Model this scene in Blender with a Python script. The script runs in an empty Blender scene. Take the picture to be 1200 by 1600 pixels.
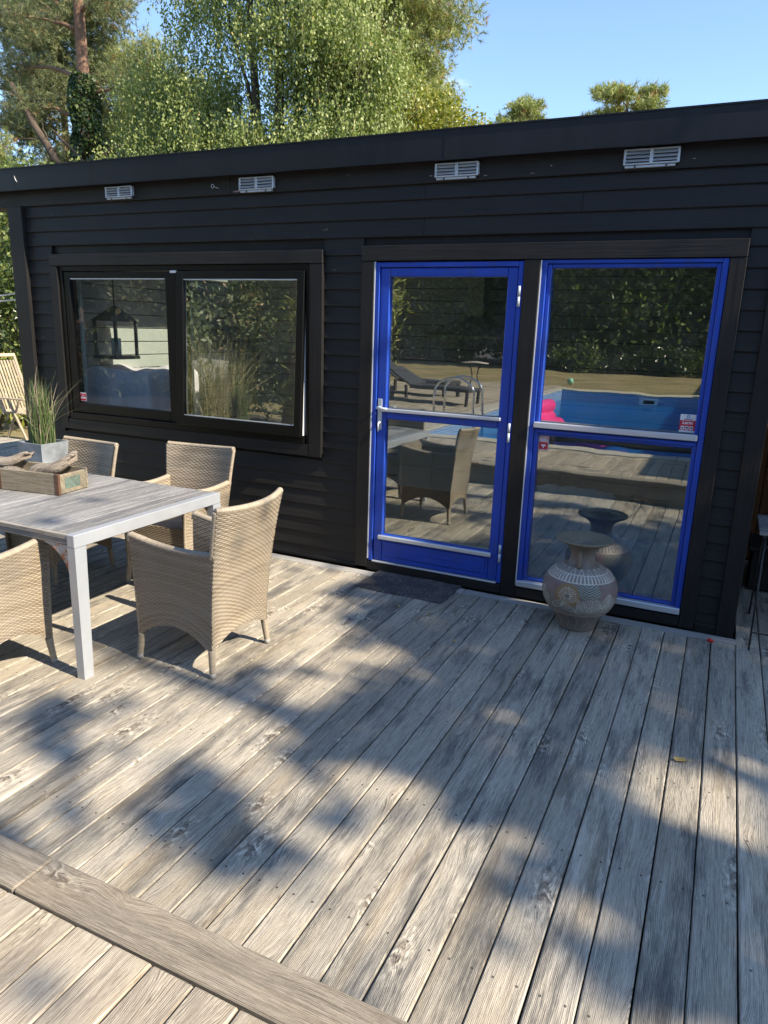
import bpy, math, random
import numpy as np
from mathutils import Vector, Matrix
from math import sin, cos, pi, radians, sqrt
random.seed(7)
RNG = np.random.default_rng(11)
scene = bpy.context.scene

# ------------------------------------------------------------------ camera, sky, sun, exposure
YAW, PITCH, ROLL = -0.434464, 0.250609, 0.0320175
cam_d = bpy.data.cameras.new('camera')
cam = bpy.data.objects.new('camera', cam_d)
scene.collection.objects.link(cam)
_f = Vector((sin(YAW) * cos(PITCH), cos(YAW) * cos(PITCH), -sin(PITCH)))
_r0 = Vector((cos(YAW), -sin(YAW), 0)); _u0 = _r0.cross(_f)
_r = cos(ROLL) * _r0 + sin(ROLL) * _u0; _u = -sin(ROLL) * _r0 + cos(ROLL) * _u0
mw = Matrix((( _r.x, _u.x, -_f.x, 0), (_r.y, _u.y, -_f.y, -4.58), (_r.z, _u.z, -_f.z, 1.74), (0, 0, 0, 1)))
cam.matrix_world = mw
cam_d.sensor_fit = 'VERTICAL'; cam_d.sensor_height = 36; cam_d.lens = 1118.2 / 1600 * 36
cam_d.clip_start = 0.05; cam_d.clip_end = 900
scene.camera = cam

SUN_EL, SUN_AZ = radians(40), radians(-6)          # azimuth measured from +x towards +y
S_DIR = Vector((cos(SUN_EL) * cos(SUN_AZ), cos(SUN_EL) * sin(SUN_AZ), sin(SUN_EL)))
sd = bpy.data.lights.new('sun', 'SUN'); sd.energy = 4.8; sd.angle = radians(0.55); sd.color = (1.0, 0.875, 0.69)
so = bpy.data.objects.new('sun', sd); scene.collection.objects.link(so)
so.rotation_euler = S_DIR.to_track_quat('Z', 'Y').to_euler(); so.location = (20, -3, 20)

w = bpy.data.worlds.new('World'); scene.world = w; w.use_nodes = True
nt = w.node_tree; nt.nodes.clear()
wo = nt.nodes.new('ShaderNodeOutputWorld'); bg = nt.nodes.new('ShaderNodeBackground')
sky = nt.nodes.new('ShaderNodeTexSky'); sky.sky_type = 'NISHITA'; sky.sun_disc = False
sky.sun_elevation = SUN_EL; sky.sun_rotation = math.atan2(S_DIR.x, S_DIR.y)
sky.air_density = 1.0; sky.dust_density = 0.15; sky.ozone_density = 3.0; sky.altitude = 50
bg.inputs['Strength'].default_value = 0.14
tc = nt.nodes.new('ShaderNodeTexCoord'); mp = nt.nodes.new('ShaderNodeMapping')
mp.inputs['Scale'].default_value = (1.6, 1.6, 4.0)
mp.inputs['Location'].default_value = (0.35, 0.2, 0.1)
nz = nt.nodes.new('ShaderNodeTexNoise'); nz.inputs['Scale'].default_value = 2.1; nz.inputs['Detail'].default_value = 7; nz.inputs['Roughness'].default_value = .6
rp = nt.nodes.new('ShaderNodeValToRGB'); rp.color_ramp.elements[0].position = .60; rp.color_ramp.elements[1].position = .84
rp.color_ramp.elements[1].color = (.8, .8, .8, 1)
mx = nt.nodes.new('ShaderNodeMix'); mx.data_type = 'RGBA'; mx.inputs['B'].default_value = (6.6, 6.8, 7.4, 1)
nt.links.new(tc.outputs['Generated'], mp.inputs['Vector']); nt.links.new(mp.outputs[0], nz.inputs['Vector'])
nt.links.new(nz.outputs['Fac'], rp.inputs['Fac']); nt.links.new(rp.outputs['Color'], mx.inputs['Factor'])
nt.links.new(sky.outputs[0], mx.inputs['A']); nt.links.new(mx.outputs['Result'], bg.inputs['Color'])
nt.links.new(bg.outputs[0], wo.inputs['Surface'])

scene.view_settings.view_transform = 'Standard'; scene.view_settings.look = 'None'
scene.view_settings.gamma = 1; scene.view_settings.use_curve_mapping = False
scene.view_settings.exposure = 1.1
scene.cycles.max_bounces = 8; scene.cycles.transparent_max_bounces = 12
scene.cycles.caustics_reflective = False; scene.cycles.caustics_refractive = False
scene.cycles.use_denoising = True

# ------------------------------------------------------------------ helpers
COL = scene.collection

def tag(o, label=None, cat=None, group=None, kind=None):
    if label: o['label'] = label
    if cat: o['category'] = cat
    if group: o['group'] = group
    if kind: o['kind'] = kind
    return o

def empty(name, loc=(0, 0, 0), rz=0, parent=None):
    o = bpy.data.objects.new(name, None); COL.objects.link(o)
    o.location = loc; o.rotation_euler = (0, 0, rz); o.empty_display_size = .1
    if parent: o.parent = parent
    return o

def link(name, me, parent=None, loc=(0, 0, 0), rot=(0, 0, 0)):
    o = bpy.data.objects.new(name, me); COL.objects.link(o)
    o.location = loc; o.rotation_euler = rot
    if parent: o.parent = parent
    return o

def copy_tree(o, parent=None):
    kids = list(o.children)
    c = o.copy(); COL.objects.link(c)
    if parent: c.parent = parent
    for k in kids: copy_tree(k, c)
    return c

def npmesh(name, V, F, mats, smooth=False, attr=None, col=None, mi=None):
    """V (N,3), F (M,k)"""
    V = np.asarray(V, np.float32); F = np.asarray(F, np.int32)
    me = bpy.data.meshes.new(name)
    me.vertices.add(len(V)); me.vertices.foreach_set('co', V.ravel())
    k = F.shape[1]
    me.loops.add(F.size); me.loops.foreach_set('vertex_index', F.ravel())
    me.polygons.add(len(F)); me.polygons.foreach_set('loop_start', np.arange(0, F.size, k, dtype=np.int32))
    try: me.polygons.foreach_set('loop_total', np.full(len(F), k, np.int32))
    except Exception: pass
    if smooth: me.polygons.foreach_set('use_smooth', np.ones(len(F), bool))
    for m in (mats if isinstance(mats, (list, tuple)) else [mats]): me.materials.append(m)
    if mi is not None: me.polygons.foreach_set('material_index', np.asarray(mi, np.int32))
    if attr is not None:
        a = me.attributes.new('var', 'FLOAT', 'POINT'); a.data.foreach_set('value', np.asarray(attr, np.float32))
    if col is not None:
        a = me.color_attributes.new('paint', 'FLOAT_COLOR', 'POINT')
        a.data.foreach_set('color', np.asarray(col, np.float32).ravel())
    me.update(calc_edges=True); me.validate()
    return me

class MB:
    def __init__(s): s.v = []; s.f = []; s.m = []; s.sm = []; s.cur = 0; s.smooth = False
    def add(s, vs, fs):
        b = len(s.v); s.v += [tuple(p) for p in vs]
        for f in fs: s.f.append(tuple(b + i for i in f)); s.m.append(s.cur); s.sm.append(s.smooth)
        return s
    def box(s, x0, x1, y0, y1, z0, z1, b=0.0):
        if b <= 0:
            vs = [(x, y, z) for z in (z0, z1) for y in (y0, y1) for x in (x0, x1)]
            s.add(vs, [(0, 2, 3, 1), (4, 5, 7, 6), (0, 1, 5, 4), (1, 3, 7, 5), (3, 2, 6, 7), (2, 0, 4, 6)])
            return s
        # chamfered box: three faces sets
        b = min(b, (x1 - x0) * .45, (y1 - y0) * .45, (z1 - z0) * .45)
        vs = []; idx = {}
        for ix, X in ((0, x0), (1, x1)):
            for iy, Y in ((0, y0), (1, y1)):
                for iz, Z in ((0, z0), (1, z1)):
                    dx = b if ix == 0 else -b; dy = b if iy == 0 else -b; dz = b if iz == 0 else -b
                    for ax, p in enumerate(((X, Y + dy, Z + dz), (X + dx, Y, Z + dz), (X + dx, Y + dy, Z))):
                        idx[ix, iy, iz, ax] = len(vs); vs.append(p)
        I = lambda *k: idx[k]
        fs = []
        for i in (0, 1):
            q = [I(i, 0, 0, 0), I(i, 1, 0, 0), I(i, 1, 1, 0), I(i, 0, 1, 0)]; fs.append(q if i else q[::-1])
            q = [I(0, i, 0, 1), I(1, i, 0, 1), I(1, i, 1, 1), I(0, i, 1, 1)]; fs.append(q if not i else q[::-1])
            q = [I(0, 0, i, 2), I(1, 0, i, 2), I(1, 1, i, 2), I(0, 1, i, 2)]; fs.append(q if i else q[::-1])
        for a in (0, 1):
            for c in (0, 1):
                fs.append([I(0, a, c, 1), I(1, a, c, 1), I(1, a, c, 2), I(0, a, c, 2)])
                fs.append([I(a, 0, c, 0), I(a, 1, c, 0), I(a, 1, c, 2), I(a, 0, c, 2)])
                fs.append([I(a, c, 0, 0), I(a, c, 1, 0), I(a, c, 1, 1), I(a, c, 0, 1)])
        for a in (0, 1):
            for c in (0, 1):
                for d in (0, 1): fs.append([I(a, c, d, 0), I(a, c, d, 1), I(a, c, d, 2)])
        s.add(vs, fs); s.fixn = True
        return s
    def tube(s, pts, rad, n=10, cap=True):
        pts = [Vector(p) for p in pts]
        if not hasattr(rad, '__len__'): rad = [rad] * len(pts)
        rings = []; vs = []; up = None
        for i, p in enumerate(pts):
            d = (pts[min(i + 1, len(pts) - 1)] - pts[max(i - 1, 0)]).normalized()
            if up is None:
                up = Vector((0, 0, 1)) if abs(d.z) < .9 else Vector((1, 0, 0))
            a = d.cross(up).normalized(); up = a.cross(d).normalized()
            for k in range(n):
                t = 2 * pi * k / n; vs.append(p + (a * cos(t) + up * sin(t)) * rad[i])
        fs = []
        for i in range(len(pts) - 1):
            for k in range(n):
                k2 = (k + 1) % n; fs.append((i * n + k, (i + 1) * n + k, (i + 1) * n + k2, i * n + k2))
        if cap: fs.append(tuple(range(n))); fs.append(tuple(range((len(pts) - 1) * n, len(pts) * n))[::-1])
        return s.add(vs, fs)
    def lathe(s, prof, n=32, cx=0, cy=0):
        vs = []
        for r, z in prof:
            for k in range(n):
                t = 2 * pi * k / n; vs.append((cx + r * cos(t), cy + r * sin(t), z))
        fs = []
        for i in range(len(prof) - 1):
            for k in range(n):
                k2 = (k + 1) % n; fs.append((i * n + k, i * n + k2, (i + 1) * n + k2, (i + 1) * n + k))
        return s.add(vs, fs)
    def mesh(s, name, mats):
        me = bpy.data.meshes.new(name)
        me.from_pydata([tuple(p) for p in s.v], [], s.f)
        for m in (mats if isinstance(mats, (list, tuple)) else [mats]): me.materials.append(m)
        me.polygons.foreach_set('material_index', s.m); me.polygons.foreach_set('use_smooth', s.sm)
        import bmesh
        bm = bmesh.new(); bm.from_mesh(me); bmesh.ops.recalc_face_normals(bm, faces=bm.faces); bm.to_mesh(me); bm.free()
        me.update(); return me
    def build(s, name, mats, parent=None, loc=(0, 0, 0), rot=(0, 0, 0)):
        return link(name, s.mesh(name, mats), parent, loc, rot)

def bx(name, mat, parent, x0, x1, y0, y1, z0, z1, b=.002):
    """a bevelled box whose origin sits at its own centre (so every piece gets its own grain)"""
    cx, cy, cz = (x0 + x1) / 2, (y0 + y1) / 2, (z0 + z1) / 2
    return MB().box(x0 - cx, x1 - cx, y0 - cy, y1 - cy, z0 - cz, z1 - cz, b).build(name, mat, parent, (cx, cy, cz))

# ------------------------------------------------------------------ material helpers
class N:
    def __init__(s, name):
        s.m = bpy.data.materials.new(name); s.m.use_nodes = True; s.t = s.m.node_tree; s.t.nodes.clear()
        s.out = s.t.nodes.new('ShaderNodeOutputMaterial'); s.b = s.t.nodes.new('ShaderNodeBsdfPrincipled')
        s.t.links.new(s.b.outputs[0], s.out.inputs[0])
    def n(s, typ, ins=None, **kw):
        nd = s.t.nodes.new(typ)
        for k, v in kw.items(): setattr(nd, k, v)
        for k, v in (ins or {}).items(): s.set(nd.inputs[k], v)
        return nd
    def set(s, sock, v):
        if isinstance(v, bpy.types.NodeSocket): s.t.links.new(v, sock)
        elif isinstance(v, bpy.types.Node): s.t.links.new(v.outputs[0], sock)
        else: sock.default_value = v
    def math(s, op, a, b=None, c=None, clamp=False):
        nd = s.t.nodes.new('ShaderNodeMath'); nd.operation = op; nd.use_clamp = clamp
        for i, v in enumerate((a, b, c)):
            if v is not None: s.set(nd.inputs[i], v)
        return nd.outputs[0]
    def mix(s, f, a, b, blend='MIX'):
        nd = s.t.nodes.new('ShaderNodeMix'); nd.data_type = 'RGBA'; nd.blend_type = blend
        s.set(nd.inputs[0], f); s.set(nd.inputs[6], a); s.set(nd.inputs[7], b); return nd.outputs[2]
    def ramp(s, f, stops):
        nd = s.t.nodes.new('ShaderNodeValToRGB'); e = nd.color_ramp.elements
        while len(e) < len(stops): e.new(.5)
        for i, (p, c) in enumerate(stops):
            e[i].position = p; e[i].color = (*c, 1) if len(c) == 3 else c
        s.set(nd.inputs[0], f); return nd.outputs[0]
    def maprange(s, v, a, b, c=0, d=1):
        nd = s.n('ShaderNodeMapRange', {0: v, 1: a, 2: b, 3: c, 4: d}); return nd.outputs[0]
    def noise(s, vec, scale, detail=3, rough=.55):
        return s.n('ShaderNodeTexNoise', {'Vector': vec, 'Scale': scale, 'Detail': detail, 'Roughness': rough}).outputs[0]
    def bump(s, h, strength=.5, dist=.002):
        b = s.n('ShaderNodeBump', {'Height': h, 'Strength': strength, 'Distance': dist}); s.set(s.b.inputs['Normal'], b.outputs[0])
    def base(s, c): s.set(s.b.inputs['Base Color'], c)
    def rough(s, c): s.set(s.b.inputs['Roughness'], c)
def g3(v): return (v, v, v, 1)

def simple(name, col, rough=.6, metal=0, nscale=30, namt=.15, bump=.1, spec=.5, stretch=(1, 1, 1)):
    m = N(name); tc = m.n('ShaderNodeTexCoord'); v = m.n('ShaderNodeMapping', {'Vector': tc.outputs['Object'], 'Scale': stretch})
    f = m.noise(v, nscale, 4, .6); f2 = m.noise(v, nscale * .15, 2, .5)
    k = m.math('ADD', m.math('MULTIPLY', f, .6), m.math('MULTIPLY', f2, .4))
    c = m.mix(m.maprange(k, .3, .7), tuple(x * (1 - namt) for x in col) + (1,), tuple(min(1, x * (1 + namt)) for x in col) + (1,))
    m.base(c); m.rough(rough); m.b.inputs['Metallic'].default_value = metal; m.b.inputs['Specular IOR Level'].default_value = spec
    if bump: m.bump(f, bump, .002)
    return m.m

def wood(name, dark, mid, light, axis=1, fine=150, knots=True, mildew=.5, rough=.8, seed=1.0, bump=.6, contrast=1.0, knotscale=(5.2, 1.7), yellow=0, screws=False):
    """weathered board: grain along the given object axis, knots, mildew, every piece different"""
    m = N(name); tc = m.n('ShaderNodeTexCoord'); oi = m.n('ShaderNodeObjectInfo')
    sp = m.n('ShaderNodeSeparateXYZ', {0: tc.outputs['Object']})
    L = sp.outputs[axis]; Bz = sp.outputs[2 if axis != 2 else 1]; A = m.math('ADD', sp.outputs[0 if axis != 0 else 1], m.math('MULTIPLY', Bz, .83))
    r = oi.outputs['Random']
    a = m.math('ADD', A, m.math('MULTIPLY', r, 7.3 * seed)); l = m.math('ADD', L, m.math('MULTIPLY', r, 61.7 * seed))
    # knots
    kv = m.n('ShaderNodeCombineXYZ', {0: m.math('MULTIPLY', a, knotscale[0]), 1: m.math('MULTIPLY', l, knotscale[1]), 2: 0.0})
    wob = m.n('ShaderNodeTexNoise', {'Vector': m.n('ShaderNodeCombineXYZ', {0: m.math('MULTIPLY', a, 30), 1: m.math('MULTIPLY', l, 14), 2: r}), 'Scale': 1.0, 'Detail': 2})
    kv2 = m.n('ShaderNodeVectorMath', {0: kv, 1: m.n('ShaderNodeVectorMath', {0: wob.outputs['Color'], 'Scale': .09}, operation='SCALE').outputs[0]}, operation='ADD')
    vo = m.n('ShaderNodeTexVoronoi', {'Vector': kv2, 'Scale': 1.0, 'Randomness': 1.0}, voronoi_dimensions='2D')
    d = vo.outputs['Distance']
    infl = m.math('POWER', m.maprange(d, .42, .0), 2.0)
    if not knots: infl = m.math('MULTIPLY', infl, 0.0)
    warp = m.math('MULTIPLY', infl, .035)
    low = m.noise(m.n('ShaderNodeCombineXYZ', {0: m.math('MULTIPLY', a, 7), 1: m.math('MULTIPLY', l, 1.1), 2: r}), 1.0, 3)
    aw = m.math('ADD', m.math('ADD', a, warp), m.math('MULTIPLY', low, .022))
    g = m.noise(m.n('ShaderNodeCombineXYZ', {0: m.math('MULTIPLY', aw, fine), 1: m.math('MULTIPLY', l, 5.5), 2: m.math('MULTIPLY', Bz, 20)}), 1.0, 5, .65)
    g2 = m.noise(m.n('ShaderNodeCombineXYZ', {0: m.math('MULTIPLY', aw, fine * 3.1), 1: m.math('MULTIPLY', l, 24), 2: m.math('MULTIPLY', Bz, 20)}), 1.0, 3, .6)
    ring = m.math('SINE', m.math('MULTIPLY', aw, fine * 9.0))
    ring = m.math('MULTIPLY', m.math('ADD', ring, 1), .5)
    k = m.math('ADD', m.math('ADD', m.math('MULTIPLY', g, .50), m.math('MULTIPLY', g2, .40)), m.math('MULTIPLY', ring, .10))
    k = m.maprange(k, .5 - .2 / contrast, .5 + .2 / contrast)
    c = m.ramp(k, [(0, dark), (.45, mid), (1, light)])
    spk = m.noise(m.n('ShaderNodeCombineXYZ', {0: m.math('MULTIPLY', a, 330), 1: m.math('MULTIPLY', l, 120), 2: m.math('MULTIPLY', Bz, 50)}), 1.0, 2, .7)
    c = m.mix(m.math('MULTIPLY', m.maprange(spk, .58, .72), .35), c, (*dark, 1)); c = m.mix(m.math('MULTIPLY', m.maprange(spk, .42, .30), .3), c, (*light, 1))
    # mildew patches, per board
    p = m.noise(m.n('ShaderNodeCombineXYZ', {0: m.math('MULTIPLY', a, 16), 1: m.math('MULTIPLY', l, 2.6), 2: 3.3}), 1.0, 5, .62)
    p = m.math('ADD', p, m.math('MULTIPLY', m.math('SUBTRACT', m.math('FRACT', m.math('MULTIPLY', r, 17.3)), .5), .14))
    p = m.math('ADD', p, m.math('MULTIPLY', m.math('SUBTRACT', .5, k), .22))
    pm = m.math('MULTIPLY', m.maprange(p, .47, .68), mildew)
    c = m.mix(pm, c, (dark[0] * .8, dark[1] * .84, dark[2] * .92, 1))
    pl = m.noise(m.n('ShaderNodeCombineXYZ', {0: m.math('MULTIPLY', a, 20), 1: m.math('MULTIPLY', l, 1.9), 2: 9.1}), 1.0, 4, .6)
    c = m.mix(m.math('MULTIPLY', m.maprange(pl, .55, .75), .5), c, (light[0] * 1.15, light[1] * 1.15, light[2] * 1.15, 1))
    if yellow:
        py = m.noise(m.n('ShaderNodeCombineXYZ', {0: m.math('MULTIPLY', a, 9), 1: m.math('MULTIPLY', l, .8), 2: 5.1}), 1.0, 2, .6)
        c = m.mix(m.math('MULTIPLY', m.maprange(py, .52, .7), yellow), c, (.40, .29, .15, 1))
    tone = m.math('ADD', .84, m.math('MULTIPLY', m.math('FRACT', m.math('MULTIPLY', r, 31.7)), .32))
    tn = m.n('ShaderNodeVectorMath', {0: c, 'Scale': tone}, operation='SCALE').outputs[0]
    c = tn; h = m.math('MULTIPLY', k, 1.0)
    if knots:
        # only some cells hold a knot, worn pale chips beside them
        cellr = m.n('ShaderNodeSeparateColor', {0: vo.outputs['Color']}).outputs[0]
        on = m.maprange(cellr, .42, .5)
        size = m.math('ADD', .055, m.math('MULTIPLY', m.n('ShaderNodeSeparateColor', {0: vo.outputs['Color']}).outputs[1], .085))
        q = m.math('DIVIDE', d, size)
        core = m.math('MULTIPLY', m.maprange(q, 1.0, .8), on)
        rings = m.math('MULTIPLY', m.math('ADD', m.math('SINE', m.math('MULTIPLY', q, 17)), 1), .5)
        kc = m.ramp(m.math('MULTIPLY', rings, m.maprange(q, .0, .9, .5, 1)), [(0, (dark[0] * .45, dark[1] * .4, dark[2] * .4)), (1, (mid[0] * .85, mid[1] * .75, mid[2] * .68))])
        c = m.mix(m.math('MULTIPLY', core, .6), c, kc)
        dl = m.n('ShaderNodeVectorMath', {0: kv2, 1: vo.outputs['Position']}, operation='SUBTRACT'); ds = m.n('ShaderNodeSeparateXYZ', {0: dl})
        dxm = m.math('DIVIDE', ds.outputs[0], knotscale[0]); dym = m.math('DIVIDE', ds.outputs[1], knotscale[1])
        cb = m.n('ShaderNodeSeparateColor', {0: vo.outputs['Color']}).outputs[2]
        vee = m.math('ADD', dym, m.math('MULTIPLY', m.math('ABSOLUTE', dxm), m.math('ADD', .25, m.math('MULTIPLY', cb, .55))))
        vee = m.math('ADD', vee, m.math('MULTIPLY', m.math('SUBTRACT', wob.outputs['Fac'], .5), .03))
        vsg = m.maprange(m.math('MULTIPLY', dxm, m.math('SUBTRACT', cb, .5)), -.004, .004)
        von = m.math('MULTIPLY', m.math('MULTIPLY', m.maprange(m.math('ABSOLUTE', dxm), .058, .0), m.maprange(cellr, .45, .55)), m.math('ADD', .25, vsg))
        vw = m.math('MULTIPLY', m.maprange(m.math('ABSOLUTE', vee), .012, .001), von)
        vdk = m.math('MULTIPLY', m.maprange(m.math('ABSOLUTE', m.math('ADD', vee, .014)), .010, .003), von)
        rim = m.math('MULTIPLY', m.math('MULTIPLY', m.maprange(q, .6, 1.05), m.maprange(q, 2.9, 1.3)), on)
        chipn = m.noise(m.n('ShaderNodeCombineXYZ', {0: m.math('MULTIPLY', a, 70), 1: m.math('MULTIPLY', l, 26), 2: 1.0}), 1.0, 2)
        chip = m.math('MULTIPLY', rim, m.maprange(chipn, .52, .62))
        c = m.mix(m.math('MULTIPLY', vdk, .65), c, (dark[0] * .5, dark[1] * .5, dark[2] * .5, 1))
        c = m.mix(m.math('MULTIPLY', vw, .85), c, (min(1, light[0] * 1.3), min(1, light[1] * 1.3), min(1, light[2] * 1.28), 1))
        c = m.mix(m.math('MULTIPLY', chip, .45), c, (min(1, light[0] * 1.55), min(1, light[1] * 1.55), min(1, light[2] * 1.5), 1))
        crack = m.math('MULTIPLY', m.math('MULTIPLY', m.maprange(q, 3.2, 1.0), m.maprange(chipn, .40, .33)), on)
        c = m.mix(m.math('MULTIPLY', crack, .6), c, (dark[0] * .4, dark[1] * .4, dark[2] * .4, 1))
        h = m.math('ADD', h, m.math('MULTIPLY', vw, .5))
        h = m.math('SUBTRACT', m.math('ADD', h, m.math('MULTIPLY', core, .6)), m.math('MULTIPLY', crack, 1.5))
    if screws:
        fy = m.math('ABSOLUTE', m.math('SUBTRACT', m.math('FRACT', m.math('ADD', m.math('DIVIDE', L, .6), .5)), .5))
        fx = m.math('ABSOLUTE', m.math('SUBTRACT', m.math('ABSOLUTE', sp.outputs[0]), .034))
        dd = m.math('SQRT', m.math('ADD', m.math('POWER', m.math('MULTIPLY', fy, .6), 2), m.math('POWER', fx, 2)))
        sc_ = m.maprange(dd, .0048, .0036); c = m.mix(m.math('MULTIPLY', sc_, .8), c, (.04, .037, .034, 1)); h = m.math('SUBTRACT', h, m.math('MULTIPLY', sc_, 2.0))
    # hairline splits
    sn = m.noise(m.n('ShaderNodeCombineXYZ', {0: m.math('MULTIPLY', aw, fine * 1.3), 1: m.math('MULTIPLY', l, 1.3), 2: 7.7}), 1.0, 1)
    spl = m.maprange(m.math('ABSOLUTE', m.math('SUBTRACT', sn, .37)), .012, .0)
    c = m.mix(m.math('MULTIPLY', spl, .55), c, (dark[0] * .35, dark[1] * .35, dark[2] * .35, 1))
    h = m.math('SUBTRACT', h, m.math('MULTIPLY', spl, 1.2))
    m.base(c); m.rough(rough); m.b.inputs['Specular IOR Level'].default_value = .25
    m.bump(h, bump, .003)
    return m.m

def painted_wood(name, col, rough=.5, axis=0, bump=.35, wear=0, spec=.5, grime=0):
    m = N(name); tc = m.n('ShaderNodeTexCoord'); oi = m.n('ShaderNodeObjectInfo'); r = oi.outputs['Random']
    sp = m.n('ShaderNodeSeparateXYZ', {0: tc.outputs['Object']})
    s = [60, 60, 60]; s[axis] = 2.2
    v = m.n('ShaderNodeCombineXYZ', {i: m.math('MULTIPLY', m.math('ADD', sp.outputs[i], m.math('MULTIPLY', r, 5.0 + i)), s[i]) for i in range(3)})
    g = m.noise(v, 1.0, 5, .6); tcn = m.noise(tc.outputs['Object'], 3.0, 3)
    c = m.mix(m.maprange(g, .3, .7), tuple(x * .8 for x in col) + (1,), tuple(x * 1.25 for x in col) + (1,))
    c = m.mix(m.math('MULTIPLY', m.maprange(tcn, .4, .7), .35), c, tuple(min(1, x * 1.7 + .003) for x in col) + (1,))
    if wear:
        ws = [22, 22, 22]; ws[axis] = 9
        wv = m.n('ShaderNodeCombineXYZ', {i: m.math('MULTIPLY', m.math('ADD', sp.outputs[i], m.math('MULTIPLY', r, 3.0 + i)), ws[i]) for i in range(3)})
        wn = m.noise(wv, 1.0, 3, .55); wl = m.noise(tc.outputs['Object'], 1.3, 1)
        c = m.mix(m.math('MULTIPLY', m.maprange(m.math('ADD', wn, m.math('MULTIPLY', m.math('SUBTRACT', wl, .5), .25)), .755, .79), wear), c, (.20, .17, .15, 1))
    if grime:
        gn = m.noise(tc.outputs['Object'], 9, 5, .65); c = m.mix(m.math('MULTIPLY', m.maprange(gn, .50, .75), grime), c, (.05, .075, .20, 1))
    m.base(c); m.rough(m.maprange(g, .3, .7, rough - .08, rough + .12)); m.b.inputs['Specular IOR Level'].default_value = spec
    m.bump(g, bump, .003); return m.m

M = {}
M['deck'] = wood('weathered_deck', (.125, .115, .10), (.33, .298, .245), (.54, .495, .41), axis=1, mildew=.85, yellow=.2, contrast=1.05, screws=True)
M['deck_x'] = wood('weathered_nosing', (.09, .077, .06), (.215, .185, .145), (.35, .31, .25), axis=0, mildew=.45, yellow=.15)
M['deck_near'] = wood('weathered_upper_deck', (.15, .125, .095), (.35, .30, .235), (.52, .46, .365), axis=1, mildew=.45, yellow=.2, contrast=1.2)
M['strip'] = wood('weathered_strip', (.19, .185, .175), (.31, .305, .29), (.42, .41, .39), axis=0, knots=False, mildew=.25)
M['table_wood'] = wood('weathered_table', (.085, .088, .095), (.215, .214, .215), (.355, .345, .33), axis=1, fine=160, knots=False, mildew=.5)
M['table_side'] = wood('weathered_table_edge', (.14, .13, .115), (.27, .25, .22), (.4, .37, .32), axis=0, fine=140, knots=False, mildew=.3)
M['crate'] = wood('crate_wood', (.12, .10, .07), (.27, .23, .165), (.42, .37, .28), axis=0, knots=False, mildew=.5, knotscale=(14, 6))
M['driftwood'] = wood('driftwood', (.07, .058, .048), (.22, .185, .15), (.40, .35, .29), axis=0, fine=150, contrast=1.6, knots=False, mildew=.2)
M['teak'] = wood('teak', (.20, .16, .11), (.40, .33, .24), (.55, .47, .36), axis=2, fine=160, knots=False, mildew=.2)
M['brownwood'] = wood('stained_wood', (.05, .02, .008), (.13, .052, .017), (.22, .09, .03), axis=2, knots=True, mildew=.1)
M['black'] = painted_wood('black_painted_wood', (.0138, .0130, .0126), .5, 0, .8, wear=.8, spec=.32)
M['blackz'] = painted_wood('black_painted_trim', (.0122, .0114, .0110), .5, 2, .5, wear=.4, spec=.3)
M['blackmetal'] = simple('black_fascia_sheet', (.0100, .0112, .0145), .42, 0, 9, .35, .05, .35, (1.5, 1, .12))
M['blackframe'] = simple('black_window_frame', (.004, .0038, .0035), .38, 0, 40, .1, .02, .3)
M['blue'] = painted_wood('blue_paint', (.013, .055, .36), .40, 2, .2, spec=.4, grime=.45)
M['bluex'] = painted_wood('blue_paint_rail', (.013, .055, .36), .40, 0, .2, spec=.4, grime=.45)
M['alu'] = simple('aluminium_bead', (.62, .66, .70), .38, .55, 60, .12, .05, stretch=(.1, 1, 1))
M['white'] = simple('white_plastic', (.72, .73, .74), .4, 0, 30, .05, .02)
M['galv'] = simple('galvanised', (.50, .55, .60), .35, .25, 70, .12, .05)
M['steel'] = simple('polished_steel', (.75, .76, .78), .16, 1, 50, .04, 0)
M['tableframe'] = simple('table_frame_paint', (.40, .425, .46), .33, .25, 9, .08, .03)
M['darksteel'] = simple('dark_steel', (.035, .035, .038), .5, .4, 60, .2, .05)
M['earth'] = simple('earth', (.06, .05, .04), .95, 0, 8, .3, .4)
M['zinc'] = simple('zinc_planter', (.25, .275, .30), .6, .1, 11, .5, .2)
M['interior'] = simple('interior_panel', (.45, .45, .44), .6, 0, 14, .08, .05)
M['intfloor'] = wood('interior_floor', (.20, .15, .10), (.32, .25, .17), (.42, .34, .24), axis=1, knots=False, mildew=0, rough=.5, bump=.2)
M['intwhite'] = simple('interior_white', (.75, .75, .73), .7, 0, 6, .05, .02)
M['cabinet'] = simple('cabinet_paint', (.42, .48, .45), .5, 0, 6, .05, .02)
M['hoodsteel'] = simple('hood_steel', (.38, .37, .33), .3, .9, 8, .1, .02)
M['lilac'] = simple('lilac_cloth', (.80, .70, .80), .85, 0, 9, .1, .2)
M['whitecloth'] = simple('white_quilt', (.70, .72, .72), .9, 0, 12, .08, .4)
M['bluecloth'] = simple('blue_cloth', (.16, .25, .42), .9, 0, 10, .15, .4)
M['browncloth'] = simple('brown_leather', (.16, .075, .03), .5, 0, 10, .2, .2)
M['pink'] = simple('pink_vinyl', (.85, .06, .28), .3, 0, 6, .06, .02)
M['red'] = simple('red_plastic', (.65, .02, .02), .4, 0, 30, .1, .05)
M['stone'] = simple('pool_coping', (.42, .39, .33), .85, 0, 20, .15, .2)
M['greenball'] = simple('green_ball', (.30, .62, .42), .4, 0, 10, .1, .02)
M['rope'] = simple('cable', (.62, .62, .60), .4, .6, 50, .1, .05)
M['barkpine'] = simple('pine_bark', (.20, .115, .075), .9, 0, 9, .45, 1.0, stretch=(3, 3, .8))
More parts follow.
